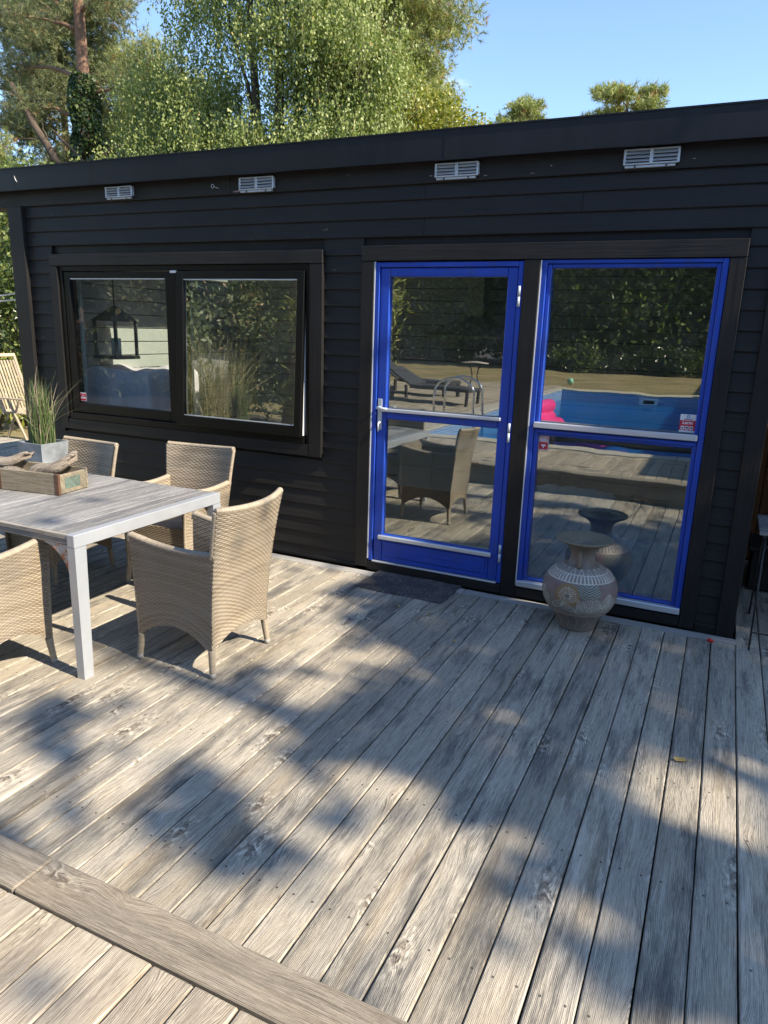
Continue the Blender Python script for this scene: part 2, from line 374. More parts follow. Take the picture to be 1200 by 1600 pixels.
M['barkdark'] = simple('dark_bark', (.085, .062, .045), .9, 0, 12, .4, 1.0, stretch=(3, 3, .8))
M['cream'] = simple('cream_render', (.55, .52, .45), .9, 0, 8, .08, .2)

def curtain_mat():
    m = N('sheer_curtain'); t = m.n('ShaderNodeBsdfTranslucent', {'Color': (.62, .70, .74, 1)}); d = m.n('ShaderNodeBsdfDiffuse', {'Color': (.62, .70, .74, 1)})
    x = m.n('ShaderNodeMixShader', {0: .5, 1: d.outputs[0], 2: t.outputs[0]}); m.t.links.new(x.outputs[0], m.out.inputs[0]); return m.m
M['curtain'] = curtain_mat()

def glass_mat(name, ior=1.75, wob=.0006, tint=(.88, .92, .90)):
    m = N(name); tc = m.n('ShaderNodeTexCoord')
    n_ = m.noise(tc.outputs['Object'], 3.2, 1)
    b = m.n('ShaderNodeBump', {'Height': n_, 'Strength': 1.0, 'Distance': wob})
    ge = m.n('ShaderNodeNewGeometry'); dt = m.math('ABSOLUTE', m.n('ShaderNodeVectorMath', {0: ge.outputs['Normal'], 1: ge.outputs['Incoming']}, operation='DOT_PRODUCT').outputs['Value'])
    r0 = ((ior - 1) / (ior + 1)) ** 2; fr = m.math('ADD', r0, m.math('MULTIPLY', m.math('POWER', m.math('SUBTRACT', 1, dt, clamp=True), 5), 1 - r0))
    gl = m.n('ShaderNodeBsdfGlossy', {'Color': (.95, .97, .96, 1), 'Roughness': 0.0, 'Normal': b.outputs[0]})
    tr = m.n('ShaderNodeBsdfTransparent', {'Color': (*tint, 1)})
    x = m.n('ShaderNodeMixShader', {0: fr, 1: tr.outputs[0], 2: gl.outputs[0]})
    sm = m.noise(tc.outputs['Object'], 4.5, 6, .7); df = m.n('ShaderNodeBsdfDiffuse', {'Color': (.6, .6, .58, 1)})
    x2 = m.n('ShaderNodeMixShader', {0: m.maprange(sm, .45, .8, .004, .035), 1: x.outputs[0], 2: df.outputs[0]})
    m.t.links.new(x2.outputs[0], m.out.inputs[0]); return m.m
M['glass'] = glass_mat('window_glass', 2.7)
M['glass_left'] = glass_mat('window_glass_left', 1.7)

def leaf_mat(name, cols, trans=.35, rough=.45):
    m = N(name); a = m.n('ShaderNodeAttribute', attribute_name='var')
    c = m.ramp(a.outputs['Fac'], cols); m.base(c); m.rough(rough); m.b.inputs['Specular IOR Level'].default_value = .5
    t = m.n('ShaderNodeBsdfTranslucent', {'Color': m.mix(1.0, c, (1.0, 1.15, .45, 1), 'MULTIPLY')})
    x = m.n('ShaderNodeMixShader', {0: trans, 1: m.b.outputs[0], 2: t.outputs[0]}); m.t.links.new(x.outputs[0], m.out.inputs[0]); return m.m
M['birch'] = leaf_mat('birch_leaf', [(0, (.12, .16, .05)), (.5, (.26, .31, .10)), (.93, (.42, .45, .19)), (1, (.50, .36, .15))], .35, .5)
M['pine'] = leaf_mat('pine_needle', [(0, (.09, .12, .055)), (.6, (.20, .23, .10)), (.93, (.32, .30, .15)), (1, (.26, .15, .07))], .2, .5)
M['pinelight'] = leaf_mat('pine_needle_light', [(0, (.17, .21, .075)), (.6, (.32, .35, .12)), (.95, (.42, .40, .18)), (1, (.30, .17, .06))], .25, .5)
M['shrub'] = leaf_mat('shrub_leaf', [(0, (.05, .08, .024)), (.6, (.13, .18, .05)), (1, (.27, .30, .10))], .3, .4)
M['yellowshrub'] = leaf_mat('yellow_leaf', [(0, (.16, .19, .035)), (.6, (.30, .31, .06)), (1, (.42, .36, .10))], .4, .4)
M['ivy'] = leaf_mat('ivy_leaf', [(0, (.025, .05, .018)), (.6, (.055, .09, .028)), (1, (.09, .13, .045))], .15, .3)
M['straw'] = leaf_mat('straw_blade', [(0, (.16, .20, .06)), (.5, (.40, .33, .17)), (1, (.62, .52, .33))], .35, .5)
M['potgrass'] = leaf_mat('pot_grass_blade', [(0, (.06, .12, .03)), (.45, (.14, .20, .07)), (.6, (.34, .30, .19)), (1, (.46, .36, .30))], .3, .5)

def lawn_mat():
    m = N('dry_lawn'); tc = m.n('ShaderNodeTexCoord')
    a = m.noise(tc.outputs['Object'], .7, 5, .6); b = m.noise(tc.outputs['Object'], 35, 4, .7)
    k = m.math('ADD', m.math('MULTIPLY', a, .6), m.math('MULTIPLY', b, .4))
    m.base(m.ramp(k, [(.3, (.10, .105, .035)), (.5, (.26, .205, .095)), (.7, (.38, .30, .16))])); m.rough(.95)
    m.bump(b, 1.0, .03); return m.m
M['lawn'] = lawn_mat()

def wicker_mat():
    m = N('wicker'); a = m.n('ShaderNodeAttribute', attribute_name='var'); tc = m.n('ShaderNodeTexCoord')
    n_ = m.noise(tc.outputs['Object'], 150, 3); n2 = m.noise(tc.outputs['Object'], 9, 3)
    c = m.ramp(a.outputs['Fac'], [(0, (.075, .06, .045)), (.42, (.27, .222, .16)), (1, (.53, .465, .365))])
    c = m.mix(m.math('MULTIPLY', m.maprange(n2, .35, .7), .35), c, (.30, .275, .24, 1))
    c = m.mix(m.math('MULTIPLY', m.maprange(n_, .4, .65), .35), c, (.22, .165, .11, 1))
    m.base(c); m.rough(.42); m.b.inputs['Specular IOR Level'].default_value = .4; m.bump(n_, .3, .001); return m.m
M['wicker'] = wicker_mat()

def paint_mat(name, rough=.7):
    m = N(name); a = m.n('ShaderNodeAttribute', attribute_name='paint'); tc = m.n('ShaderNodeTexCoord')
    n_ = m.noise(tc.outputs['Object'], 55, 5, .65)
    m.base(m.mix(m.math('MULTIPLY', m.maprange(m.noise(tc.outputs['Object'], 11, 4, .6), .45, .7), .32), m.mix(m.math('MULTIPLY', m.maprange(n_, .4, .75), .28), a.outputs['Color'], (.15, .115, .085, 1)), (.17, .125, .095, 1))); m.rough(rough); m.bump(n_, .35, .002); return m.m
M['vase'] = paint_mat('carved_terracotta')

def flat(name, col, rough=.5):
    m = N(name); m.base((*col, 1)); m.rough(rough); return m.m
M['st_white'] = flat('sticker_white', (.75, .75, .76)); M['st_red'] = flat('sticker_red', (.55, .02, .04)); M['st_blue'] = flat('sticker_blue', (.08, .25, .5))
M['st_pink'] = flat('sticker_faded', (.62, .42, .42)); M['st_dark'] = flat('sticker_ink', (.06, .06, .08))

def water_mat():
    m = N('pool_water'); tc = m.n('ShaderNodeTexCoord'); n_ = m.noise(tc.outputs['Object'], 2.6, 3)
    m.b.inputs['Base Color'].default_value = (.03, .24, .62, 1); m.b.inputs['Roughness'].default_value = .03
    m.b.inputs['Transmission Weight'].default_value = 0.0; m.b.inputs['IOR'].default_value = 1.33
    m.bump(n_, .5, .02)
    t = m.n('ShaderNodeBsdfTransparent', {'Color': (.45, .80, .92, 1)})
    x = m.n('ShaderNodeMixShader', {0: .45, 1: t.outputs[0], 2: m.b.outputs[0]}); m.t.links.new(x.outputs[0], m.out.inputs[0]); return m.m
M['water'] = water_mat()

def tile_mat():
    m = N('pool_mosaic'); tc = m.n('ShaderNodeTexCoord')
    b = m.n('ShaderNodeTexBrick', {'Vector': m.n('ShaderNodeVectorMath', {0: tc.outputs['Object']}, operation='ADD').outputs[0], 'Color1': (.05, .17, .42, 1), 'Color2': (.12, .32, .62, 1), 'Mortar': (.45, .52, .6, 1), 'Scale': 1.0, 'Mortar Size': .006, 'Brick Width': .05, 'Row Height': .05}, offset=0.0)
    s = m.n('ShaderNodeSeparateXYZ', {0: tc.outputs['Object']}); v = m.n('ShaderNodeCombineXYZ', {0: m.math('ADD', s.outputs[0], s.outputs[1]), 1: s.outputs[2], 2: 0.0})
    m.set(b.inputs['Vector'], v); m.base(b.outputs['Color']); m.rough(.25); return m.m
M['tiles'] = tile_mat()
M['liner'] = simple('pool_liner', (.07, .36, .72), .5, 0, 3, .06, 0)

# ------------------------------------------------------------------ SETTING: ground, decks, pool
def sheet(name, rects, mat, z, label=None):
    mb = MB()
    for x0, x1, y0, y1 in rects: mb.add([(x0, y0, z), (x1, y0, z), (x1, y1, z), (x0, y1, z)], [(0, 1, 2, 3)])
    o = mb.build(name, mat); tag(o, label, kind='structure'); return o

PX0, PX1, PY0, PY1 = -4.1, 2.2, -15.6, -5.35       # pool opening
EDGE = -3.395; UP = .245                           # step edge of the upper deck
sheet('ground', [(-400, 400, -3.6, 500)], M['lawn'], -.22, 'dry grassy garden ground around the house')
sheet('lawn', [(-400, 400, -500, -17.3), (-400, -9.2, -17.3, -3.6), (6.0, 400, -17.3, -3.6)], M['lawn'], .19, 'dry yellow lawn beyond the pool')
sheet('woodland_floor', [(-120, 120, -120, -29.5)], M['earth'], .20, 'shaded bare ground under the tall trees beyond the lawn')
dk = sheet('deck', [(-12.4, 3.0, -3.38, 2.8)], M['earth'], -.12, 'weathered grey boards of the terrace in front of the dark wall')
BW, BP = .1255, .1305
def board_mesh(L, w=BW, t=.028):
    mb = MB(); hw = w / 2; b = .004; b2 = .0035
    prof = [(-hw, -t), (hw, -t), (hw, -b), (hw - b, 0), (hw - .03, .0006), (-hw + .03, .0006), (-hw + b, 0), (-hw, -b)]
    n = len(prof); ys = [(-L / 2, -.003), (-L / 2 + .004, 0), (L / 2 - .004, 0), (L / 2, -.003)]
    vs = [(x, y, z + (dz if z > -t / 2 else 0)) for y, dz in ys for x, z in prof]
    fs = [(i * n + k, i * n + (k + 1) % n, (i + 1) * n + (k + 1) % n, (i + 1) * n + k) for i in range(3) for k in range(n)]
    fs += [tuple(range(n))[::-1], tuple(range(3 * n, 4 * n))]
    mb.add(vs, fs); return mb
board_cache = {}
def board(parent, x, y0, y1, z, mat, name='board', w=BW):
    key = (round(y1 - y0, 3), mat.name, w)
    if key not in board_cache: board_cache[key] = board_mesh(y1 - y0, w).mesh('board', mat)
    o = link(name, board_cache[key], parent, (x, (y0 + y1) / 2, z + random.uniform(-.0012, .0012)), (0, random.uniform(-.006, .006), random.uniform(-.0009, .0009)))
    return o
NB = 0
for k in range(-98, 22):
    x = .0585 + k * BP                       # gaps at .122, -.009, ... as in the photograph
    if x < -12.3 or x > 2.8: continue
    if x < -5.9 or x > .3:
        ytop = 2.6
    else: ytop = -.158
    if x > .3: ytop = 1.75
    y0 = EDGE + .012
    if k % 7 == 3 and x < -5.9:
        board(dk, x, y0, -1.2, 0, M['deck']); board(dk, x, -1.19, ytop, 0, M['deck'])
    else: board(dk, x, y0, ytop, 0, M['deck'])
# border strip along the wall base
for x0, x1 in ((-5.85, -3.1), (-3.096, -1.45), (-1.446, .30)):
    bx('border_board', M['strip'], dk, x0, x1, -.150, -.062, -.026, -.001, .003)
# screws: tiny dark dots are left to the material

ud = sheet('upper_deck', [(-9.0, 6.0, -5.30, EDGE - .02), (-9.0, PX0 - .02, -17.2, -5.30), (PX1 + .02, 6.0, -17.2, -5.3)], M['earth'], UP - .10, 'raised deck around the swimming pool behind the terrace step')
NP = .1265
for k in range(-70, 48):
    x = -1.0145 + .019 + k * NP
    if x < -8.9 or x > 5.9: continue
    o = board(ud, x, -5.02, EDGE - .142, UP, M['deck_near'], w=.1215)
for k in range(-36, 1):
    x = PX0 - .42 + k * NP
    if x > -8.9: board(ud, x, -17.1, -5.04, UP, M['deck_near'], w=.1215)
xs = [-9.0, -4.2, -1.553, 1.9, 5.9]
for a, b in zip(xs[:-1], xs[1:]):
    bx('edge_board', M['deck_x'], ud, a + .0015, b - .0015, EDGE - .1335, EDGE, UP - .028, UP + .003, .005)
    bx('riser_board', M['deck_x'], ud, a + .0015, b - .0015, EDGE - .034, EDGE - .012, .006, UP - .030, .003)

# pool: coping slabs, walls, water
pool = MB()
pool.cur = 0
def vq(mb, a, b, z0, z1): mb.add([(a[0], a[1], z0), (b[0], b[1], z0), (b[0], b[1], z1), (a[0], a[1], z1)], [(0, 1, 2, 3)])
cor = [(PX0, PY0), (PX1, PY0), (PX1, PY1), (PX0, PY1)]
for i in range(4): vq(pool, cor[i], cor[(i + 1) % 4], -.12, UP - .02)
pool.cur = 1
for i in range(4): vq(pool, cor[i], cor[(i + 1) % 4], -1.4, -.12)
pool.add([(PX0, PY0, -1.4), (PX1, PY0, -1.4), (PX1, PY1, -1.4), (PX0, PY1, -1.4)], [(0, 1, 2, 3)])
po = pool.build('swimming_pool', [M['tiles'], M['liner']]); tag(po, 'rectangular blue tiled swimming pool reflected in the glass', kind='structure')
sheet('pool_water', [(PX0 + .01, PX1 - .01, PY0 + .01, PY1 - .01)], M['water'], -.03, 'blue water of the swimming pool')
nsl = 12
for i in range(nsl):
    a = PX0 + (PX1 - PX0) * i / nsl; b = PX0 + (PX1 - PX0) * (i + 1) / nsl
    bx('coping_slab', M['stone'], po, a + .003, b - .003, PY1 + .0, PY1 + .30, UP - .03, UP + .012, .006)
    bx('coping_slab', M['stone'], po, a + .003, b - .003, PY0 - .40, PY0, UP - .03, UP + .012, .006)
for i in range(18):
    a = PY0 + (PY1 - PY0) * i / 18; b = PY0 + (PY1 - PY0) * (i + 1) / 18
    bx('coping_slab', M['stone'], po, PX0 - .30, PX0, a + .003, b - .003, UP - .03, UP + .012, .006)
sk = MB().box(-2.05, -1.55, PY0 + .001, PY0 + .03, -.02, .17).build('skimmer', M['white'], po)
MB().box(-1.95, -1.65, PY0 + .03, PY0 + .035, .02, .12).build('skimmer_mouth', M['blackframe'], sk)

# ------------------------------------------------------------------ THE BUILDING
house = empty('garden_house', (-2.7, 0, 0)); tag(house, 'long low black clapboard building with blue door and flat roof', 'building')
H0 = Vector((-2.7, 0, 0))
def hp(o):                       # parent to the house keeping coordinates
    o.parent = house; o.location = Vector(o.location) - H0; return o
def hb(name, mat, x0, x1, y0, y1, z0, z1, b=.002): return hp(bx(name, mat, None, x0, x1, y0, y1, z0, z1, b))

def siding(x0, x1, ztop, h, name='siding_board'):
    """one lapped board, lower edge proud of the board beneath"""
    L = x1 - x0; b = .004; mb = MB()
    prof = [(0.006, h), (-.004 , h), (-.0180, b), (-.0160, 0), (0.0, 0.0), (.012, .01)]
    n = len(prof); vs = [(sx, y, z) for sx in (-L / 2, L / 2) for y, z in prof]
    fs = [(k, (k + 1) % n, n + (k + 1) % n, n + k) for k in range(n)] + [tuple(range(n))[::-1], tuple(range(n, 2 * n))]
    mb.add(vs, fs); o = mb.build(name, M['black'], None, ((x0 + x1) / 2, 0, ztop - h), (random.uniform(-.0025, .0025), random.uniform(-.0007, .0007), 0)); return hp(o)
P = .1118; Z0 = 2.641
hb('header_board', M['black'], -9.5, -3.42, -.026, .0, 2.645, 2.79, .003)
hb('header_board', M['black'], -3.417, 1.9, -.026, .0, 2.644, 2.79, .003)
k = 0; zt = Z0 + .012
zs = [2.553 + .0]
z = Z0
rows = [(2.553, 2.641 + .016)] + [(2.553 - P * (i + 1), 2.553 - P * i + .012) for i in range(23)]
for z0, z1 in rows:
    if z1 < .03: continue
    z0 = max(z0, .02); h = z1 - z0
    def seg(a, b, dz=0):
        siding(a, b, z1 + dz, h)
    if z0 > 2.26:
        cut = random.choice([-3.9, -3.0, -1.9, -.9]); seg(-5.566, cut - .0012); seg(cut + .0012, .142)
    else:
        if z0 > .80 - .10:
            seg(-5.566, -5.288)
            seg(-2.636, -2.334)
        if z0 <= .80 - .10:
            cut = random.choice([-4.6, -3.9, -3.3]); seg(-5.566, cut - .0012); seg(cut + .0012, -2.334)
        if z0 + .018 > .02: seg(.016, .142, .018)
# core of the wall behind the siding, with openings
def core(x0, x1, z0, z1): hb('wall_core', M['blackmetal'], x0, x1, .013, .15, z0, z1, 0)
core(-5.70, -5.21, 0, 2.78); core(-2.735, -2.235, 0, 2.78); core(-1.205, -1.115, 0, 2.78); core(-.065, .236, 0, 2.78)
core(-5.21, -2.735, 2.17, 2.78); core(-5.21, -2.735, 0, .895); core(-2.235, -1.205, 2.18, 2.78); core(-1.115, -.065, 2.18, 2.78)
core(-2.235, -1.205, 0, .07); core(-1.115, -.065, 0, .07)
# corner trims
hb('corner_board', M['blackz'], -5.735, -5.568, -.048, .16, .01, 2.643, .003)
hb('corner_board', M['blackz'], .143, .240, -.046, .20, -.02, 2.643, .003)
hb('corner_board', M['blackz'], .02, .142, -.043, -.0235, -.022, .05, .003)
# casings
hb('window_casing', M['blackz'], -5.292, -5.206, -.045, .012, .80, 2.165, .003)
hb('window_casing', M['blackz'], -2.738, -2.634, -.045, .012, .80, 2.165, .003)
hb('window_casing', M['black'], -5.292, -2.634, -.047, .012, 2.167, 2.256, .003)
hb('window_casing', M['black'], -5.205, -2.739, -.043, .012, .802, .892, .003)
hb('door_casing', M['blackz'], -2.332, -2.236, -.045, .012, .02, 2.176, .003)
hb('door_casing', M['blackz'], -1.212, -1.112, -.045, .012, .0, 2.176, .003)
hb('door_casing', M['blackz'], -.068, .015, -.045, .012, .0, 2.176, .003)
hb('door_casing', M['black'], -2.332, .015, -.047, .012, 2.178, 2.274, .003)
hb('sill_board', M['black'], -2.234, -1.214, -.040, .012, .002, .068, .003)
hb('sill_board', M['black'], -1.110, -.070, -.040, .012, .002, .068, .003)
hb('base_board', M['black'], -5.566, -2.334, -.030, .012, .0, .030, .003)
# fascia sheet, drip edge, roof
fa = MB(); fa.box(-9.6, 2.2, -.095, -.085, 2.762, 2.925); f_o = hp(fa.build('fascia', M['blackmetal']))
d_o = MB().box(-9.6, 2.2, -.104, -.084, 2.757, 2.7625).build('drip_edge', M['blackmetal']); hp(d_o)
c_o = MB().box(-9.6, 2.2, -.10, .06, 2.925, 2.934).build('roof_capping', M['blackmetal']); hp(c_o)
for sx in (-7.4, -4.7, -1.75, .95): hb('fascia_joint', M['blackmetal'], sx, sx + .012, -.0975, -.095, 2.764, 2.924, 0)
ADDED_OPENINGS = [((.70, 1.75), [(-4.5, -2.7)]), ((1.9, 2.75), [(-5.5, -4.8), (-2.7, -1.9)])]     # glazed roof openings, added to brighten the room inside
def slab(name, mat, x0, x1, y0, y1, z0, z1):
    y = y0
    for (ya, yb_), ops in ADDED_OPENINGS:
        hb(name, mat, x0, x1, y, ya, z0, z1, 0); y = yb_; x = x0
        for a, b in ops: hb(name, mat, x, a, ya, yb_, z0, z1, 0); x = b
        hb(name, mat, x, x1, ya, yb_, z0, z1, 0)
    hb(name, mat, x0, x1, y, y1, z0, z1, 0)
slab('roof', M['blackmetal'], -5.74, 2.2, -.084, 4.2, 2.80, 2.90)
hb('roof', M['blackmetal'], -9.6, -5.742, -.084, .16, 2.80, 2.90, 0)
for (c, d), ops in ADDED_OPENINGS:
    for a, b in ops: hb('added_roof_light', M['glass_left'], a - .03, b + .03, c - .03, d + .03, 2.903, 2.909, 0)
s_o = MB().box(-9.55, -5.74, -.02, .15, 2.64, 2.79).build('roof_beam', M['black']); hp(s_o)

# vents in the header board
def vent(xa, xb, z0, z1, wide):
    cx = (xa + xb) / 2; W = xb - xa; Hh = z1 - z0
    mb = MB(); t = .013
    mb.box(-W / 2, -W / 2 + t, -.03, -.0, 0, Hh, .002); mb.box(W / 2 - t, W / 2, -.03, 0, 0, Hh, .002)
    mb.box(-W / 2, W / 2, -.032, 0, Hh - .008, Hh, .002); mb.box(-W / 2, W / 2, -.032, 0, 0, .009, .002); mb.box(-.010, .010, -.031, 0, 0, Hh, .002)
    v = mb.build('vent', M['galv'], None, (cx, -.026, z0)); hp(v)
    hole = MB().box(-W / 2 + .004, W / 2 - .004, -.008, -.004, .004, Hh - .004).build('vent_backing', M['blackframe'], v)
    for side in (-1, 1):
        for j in range(3):
            a = (-W / 2 + t if side < 0 else .010); b = (-.010 if side < 0 else W / 2 - t)
            zc = .012 + (Hh - .024) * (j + .55) / 3
            m_ = MB(); m_.add([(a, -.012, zc + .011), (b, -.012, zc + .011), (b, -.034, zc - .008), (a, -.034, zc - .008), (a, -.012, zc + .013), (b, -.012, zc + .013), (b, -.036, zc - .006), (a, -.036, zc - .006)],
                             [(0, 1, 2, 3), (4, 7, 6, 5), (2, 3, 7, 6), (0, 3, 7, 4), (1, 2, 6, 5), (0, 1, 5, 4)])
            m_.build('louvre', M['galv'], v)
    pl = MB(); pl.box(-W / 2 + .01, W / 2 - .02, -.024, -.002, -.014, -.002, .001); pl.build('vent_flange', M['galv'], v)
    for sx in (-.28, .28): MB().box(W * sx - .004, W * sx + .004, -.027, -.022, -.014, -.004).build('screw', M['blackframe'], v)
    return v
for xa, xb, z0, z1 in ((-4.60, -4.325, 2.668, 2.745), (-3.322, -3.03, 2.662, 2.745), (-1.826, -1.54, 2.668, 2.748), (-.688, -.392, 2.670, 2.752)): vent(xa, xb, z0, z1, 1)
# small eyelet and chipped paint on the header
ey = MB(); ey.smooth = True
ey.tube([(.012 * cos(t), -.012, .012 * sin(t)) for t in [2 * pi * i / 12 for i in range(13)]], .0025, 6); ey.tube([(.012, -.012, -.004), (.05, -.008, -.016)], .0025, 6)
hp(ey.build('wire_eyelet', M['galv'], None, (-3.565, -.026, 2.705)))
def chips(pts, name='paint_chip'):
    for (x, z, wd, hh) in pts:
        n = 9; vs = []
        for i in range(n):
            t = 2 * pi * i / n; rr = random.uniform(.55, 1.0); vs.append((wd / 2 * rr * cos(t), 0, hh / 2 * rr * sin(t)))
        vs2 = [(a, -.0015, c) for a, _, c in vs]
        mb = MB(); mb.add(vs2 + vs, [tuple(range(n))] + [(i, (i + 1) % n, n + (i + 1) % n, n + i) for i in range(n)])
        hp(mb.build(name, M['chip'], None, (x, -.0262, z)))
M['chip'] = simple('bare_wood_chip', (.24, .20, .17), .8, 0, 60, .3, .2)
chips([(-3.36, 2.662, .10, .014), (-3.29, 2.671, .07, .016), (-1.86, 2.685, .03, .008), (-1.5, 2.668, .035, .007), (-1.21, 2.665, .04, .006), (-1.1, 2.70, .02, .008), (-.32, 2.69, .02, .006)])
feather = MB(); feather.tube([(0, 0, 0), (.012, 0, -.03), (.03, 0, -.05)], [.001, .003, .001], 5); hp(feather.build('stuck_feather', M['white'], None, (-5.55, -.099, 2.87)))

# --- left double window
win = hp(empty('window', (-3.97, .0, .9)))
tag(win, 'double black framed window')
WP = Vector((-3.97, 0, .9))
def wb(parent, P0, name, mat, x0, x1, y0, y1, z0, z1, b=.002):
    o = bx(name, mat, None, x0, x1, y0, y1, z0, z1, b); o.parent = parent; o.location = Vector(o.location) - P0; return o
wb(win, WP, 'frame_jamb', M['blackframe'], -5.205, -5.165, -.03, .12, .895, 2.164)
wb(win, WP, 'frame_jamb', M['blackframe'], -2.775, -2.74, -.03, .12, .895, 2.164)
wb(win, WP, 'frame_head', M['blackframe'], -5.164, -2.776, -.028, .12, 2.125, 2.164)
wb(win, WP, 'frame_sill', M['blackframe'], -5.164, -2.776, -.05, .12, .895, .945)
wb(win, WP, 'mullion', M['blackframe'], -3.995, -3.945, -.034, .12, .946, 2.124)
wb(win, WP, 'mullion_cap', M['white'], -4.0, -3.935, -.038, -.02, 2.106, 2.124)
def sash(parent, P0, x0, x1, z0, z1, sw, glassmat, ya, yb_, mat=None, inner=None):
    mat = mat or M['blackframe']
    wb(parent, P0, 'sash_stile', mat, x0, x0 + sw, ya, yb_, z0, z1, .004); wb(parent, P0, 'sash_stile', mat, x1 - sw, x1, ya, yb_, z0, z1, .004)
    wb(parent, P0, 'sash_rail', mat, x0 + sw, x1 - sw, ya + .001, yb_, z1 - sw * .8, z1, .004); wb(parent, P0, 'sash_rail', mat, x0 + sw, x1 - sw, ya + .001, yb_, z0, z0 + sw * 1.25, .004)
    wb(parent, P0, 'pane', glassmat, x0 + sw - .004, x1 - sw + .004, (ya + yb_) / 2 - .002, (ya + yb_) / 2 + .002, z0 + sw * 1.25 - .004, z1 - sw * .8 + .004, 0)
sash(win, WP, -5.160, -4.000, .950, 2.120, .064, M['glass_left'], -.022, .03)
wb(win, WP, 'glazing_bead', M['alu'], -5.09, -4.07, -.018, -.004, 2.060, 2.068, 0)
# opened right sash, hinged at its head
sw2 = MB(); hinge = Vector((-3.355, -.02, 2.12))
sash2 = empty('opening_sash', hinge - H0); sash2.parent = house; sash2.rotation_euler = (radians(-2.6), 0, 0)
tag(sash2, 'open right-hand sash of the black window')
def sb(name, mat, x0, x1, y0, y1, z0, z1, b=.003):
    o = bx(name, mat, None, x0, x1, y0, y1, z0, z1, b); o.parent = sash2; o.location = Vector(o.location) - hinge; return o
sx0, sx1 = -3.935, -2.780
sb('sash_stile', M['blackframe'], sx0, sx0 + .07, -.045, -.008, .945, 2.118); sb('sash_stile', M['blackframe'], sx1 - .06, sx1, -.045, -.008, .945, 2.118)
sb('sash_rail', M['blackframe'], sx0 + .07, sx1 - .06, -.044, -.008, 2.062, 2.118); sb('sash_rail', M['blackframe'], sx0 + .07, sx1 - .06, -.044, -.008, .945, 1.022)
sb('pane', M['glass'], sx0 + .066, sx1 - .056, -.024, -.020, 1.018, 2.066, 0)
sb('inner_stile', M['white'], sx1 - .05, sx1 - .003, -.007, .028, .95, 2.112); sb('inner_stile', M['white'], sx0 + .003, sx0 + .05, -.007, .028, .95, 2.112)
sb('inner_rail', M['white'], sx0 + .051, sx1 - .051, -.007, .028, .95, 1.0); sb('inner_rail', M['white'], sx0 + .051, sx1 - .051, -.007, .028, 2.07, 2.112)
sb('glazing_bead', M['alu'], sx0 + .072, sx1 - .062, -.040, -.026, 2.053, 2.061, 0); sb('glazing_bead', M['alu'], sx0 + .072, sx1 - .062, -.040, -.026, 1.023, 1.029, 0)
wb(win, WP, 'stay', M['galv'], -2.80, -2.785, -.06, .0, .955, .975, .001)

# --- stickers
def text_mesh(txt, size, bold=False):
    cu = bpy.data.curves.new('t', 'FONT'); cu.body = txt; cu.size = size; cu.align_x = 'CENTER'; cu.align_y = 'CENTER'; cu.offset = size * (.03 if bold else .01); cu.resolution_u = 2
    o = bpy.data.objects.new('t', cu); COL.objects.link(o); bpy.context.view_layer.update()
    me = bpy.data.meshes.new_from_object(o.evaluated_get(bpy.context.evaluated_depsgraph_get()))
    vs = [tuple(v.co) for v in me.vertices]; fs = [tuple(p.vertices) for p in me.polygons]
    bpy.data.objects.remove(o); bpy.data.curves.remove(cu); bpy.data.meshes.remove(me); return vs, fs
def stick(kind, x0, x1, z0, z1, y, parent, P0):
    W = x1 - x0; Hh = z1 - z0; mb = MB()
    def r(c, a, b, e, f, d): mb.cur = c; mb.box(a * W, b * W, -d - .0005, -d, e * Hh, f * Hh)
    def tx(c, s, cx, cz, size, d, bold=True):
        vs, fs = text_mesh(s, size, bold); mb.cur = c
        mb.add([(cx * W + v[0], -d, cz * Hh + v[1]) for v in vs], fs)
    mats = [M['st_white'], M['st_red'], M['st_blue'], M['st_pink'], M['st_dark']]
    if kind == 'larm':
        r(0, 0, 1, 0, 1, 0); r(1, .0, 1, .10, .66, .0006)
        mb.cur = 2; n = 14; mb.add([(.5 * W + .11 * W * cos(2 * pi * i / n), -.0012, .88 * Hh + .11 * W * sin(2 * pi * i / n)) for i in range(n)], [tuple(range(n))])
        mb.cur = 0; mb.add([(.5 * W + .05 * W * cos(2 * pi * i / n), -.0016, .88 * Hh + .05 * W * sin(2 * pi * i / n)) for i in range(n)], [tuple(range(n))])
        tx(4, 'verisure', .5, .735, Hh * .13, .0013); tx(0, 'Larm', .5, .53, Hh * .26, .0014)
        for i in range(3): r(0, .10 + i * .28, .32 + i * .28, .14, .34, .0012)
        r(4, .15, .26, .20, .28, .0018); r(4, .42, .57, .20, .29, .0018); r(4, .71, .83, .19, .29, .0018)
    elif kind == 'camera':
        r(3, 0, 1, 0, 1, 0); r(1, .08, .92, .10, .56, .0006)
        r(0, .30, .72, .30, .42, .0012); r(0, .46, .56, .18, .30, .0012)
        for i in range(3): r(0, .14, .8 - i * .1, .66 + i * .09, .69 + i * .09, .0006)
    else:
        r(0, 0, 1, 0, 1, 0); r(1, .0, 1, .50, .88, .0006); r(1, .0, 1, .06, .30, .0006)
        tx(0, 'Larm', .5, .69, Hh * .22, .0013)
    o = mb.build('sticker', mats); o.parent = parent; o.location = Vector((x0, y, z0)) - P0; return o
stick('small', -5.085, -5.02, 1.047, 1.12, .0015, win, WP)

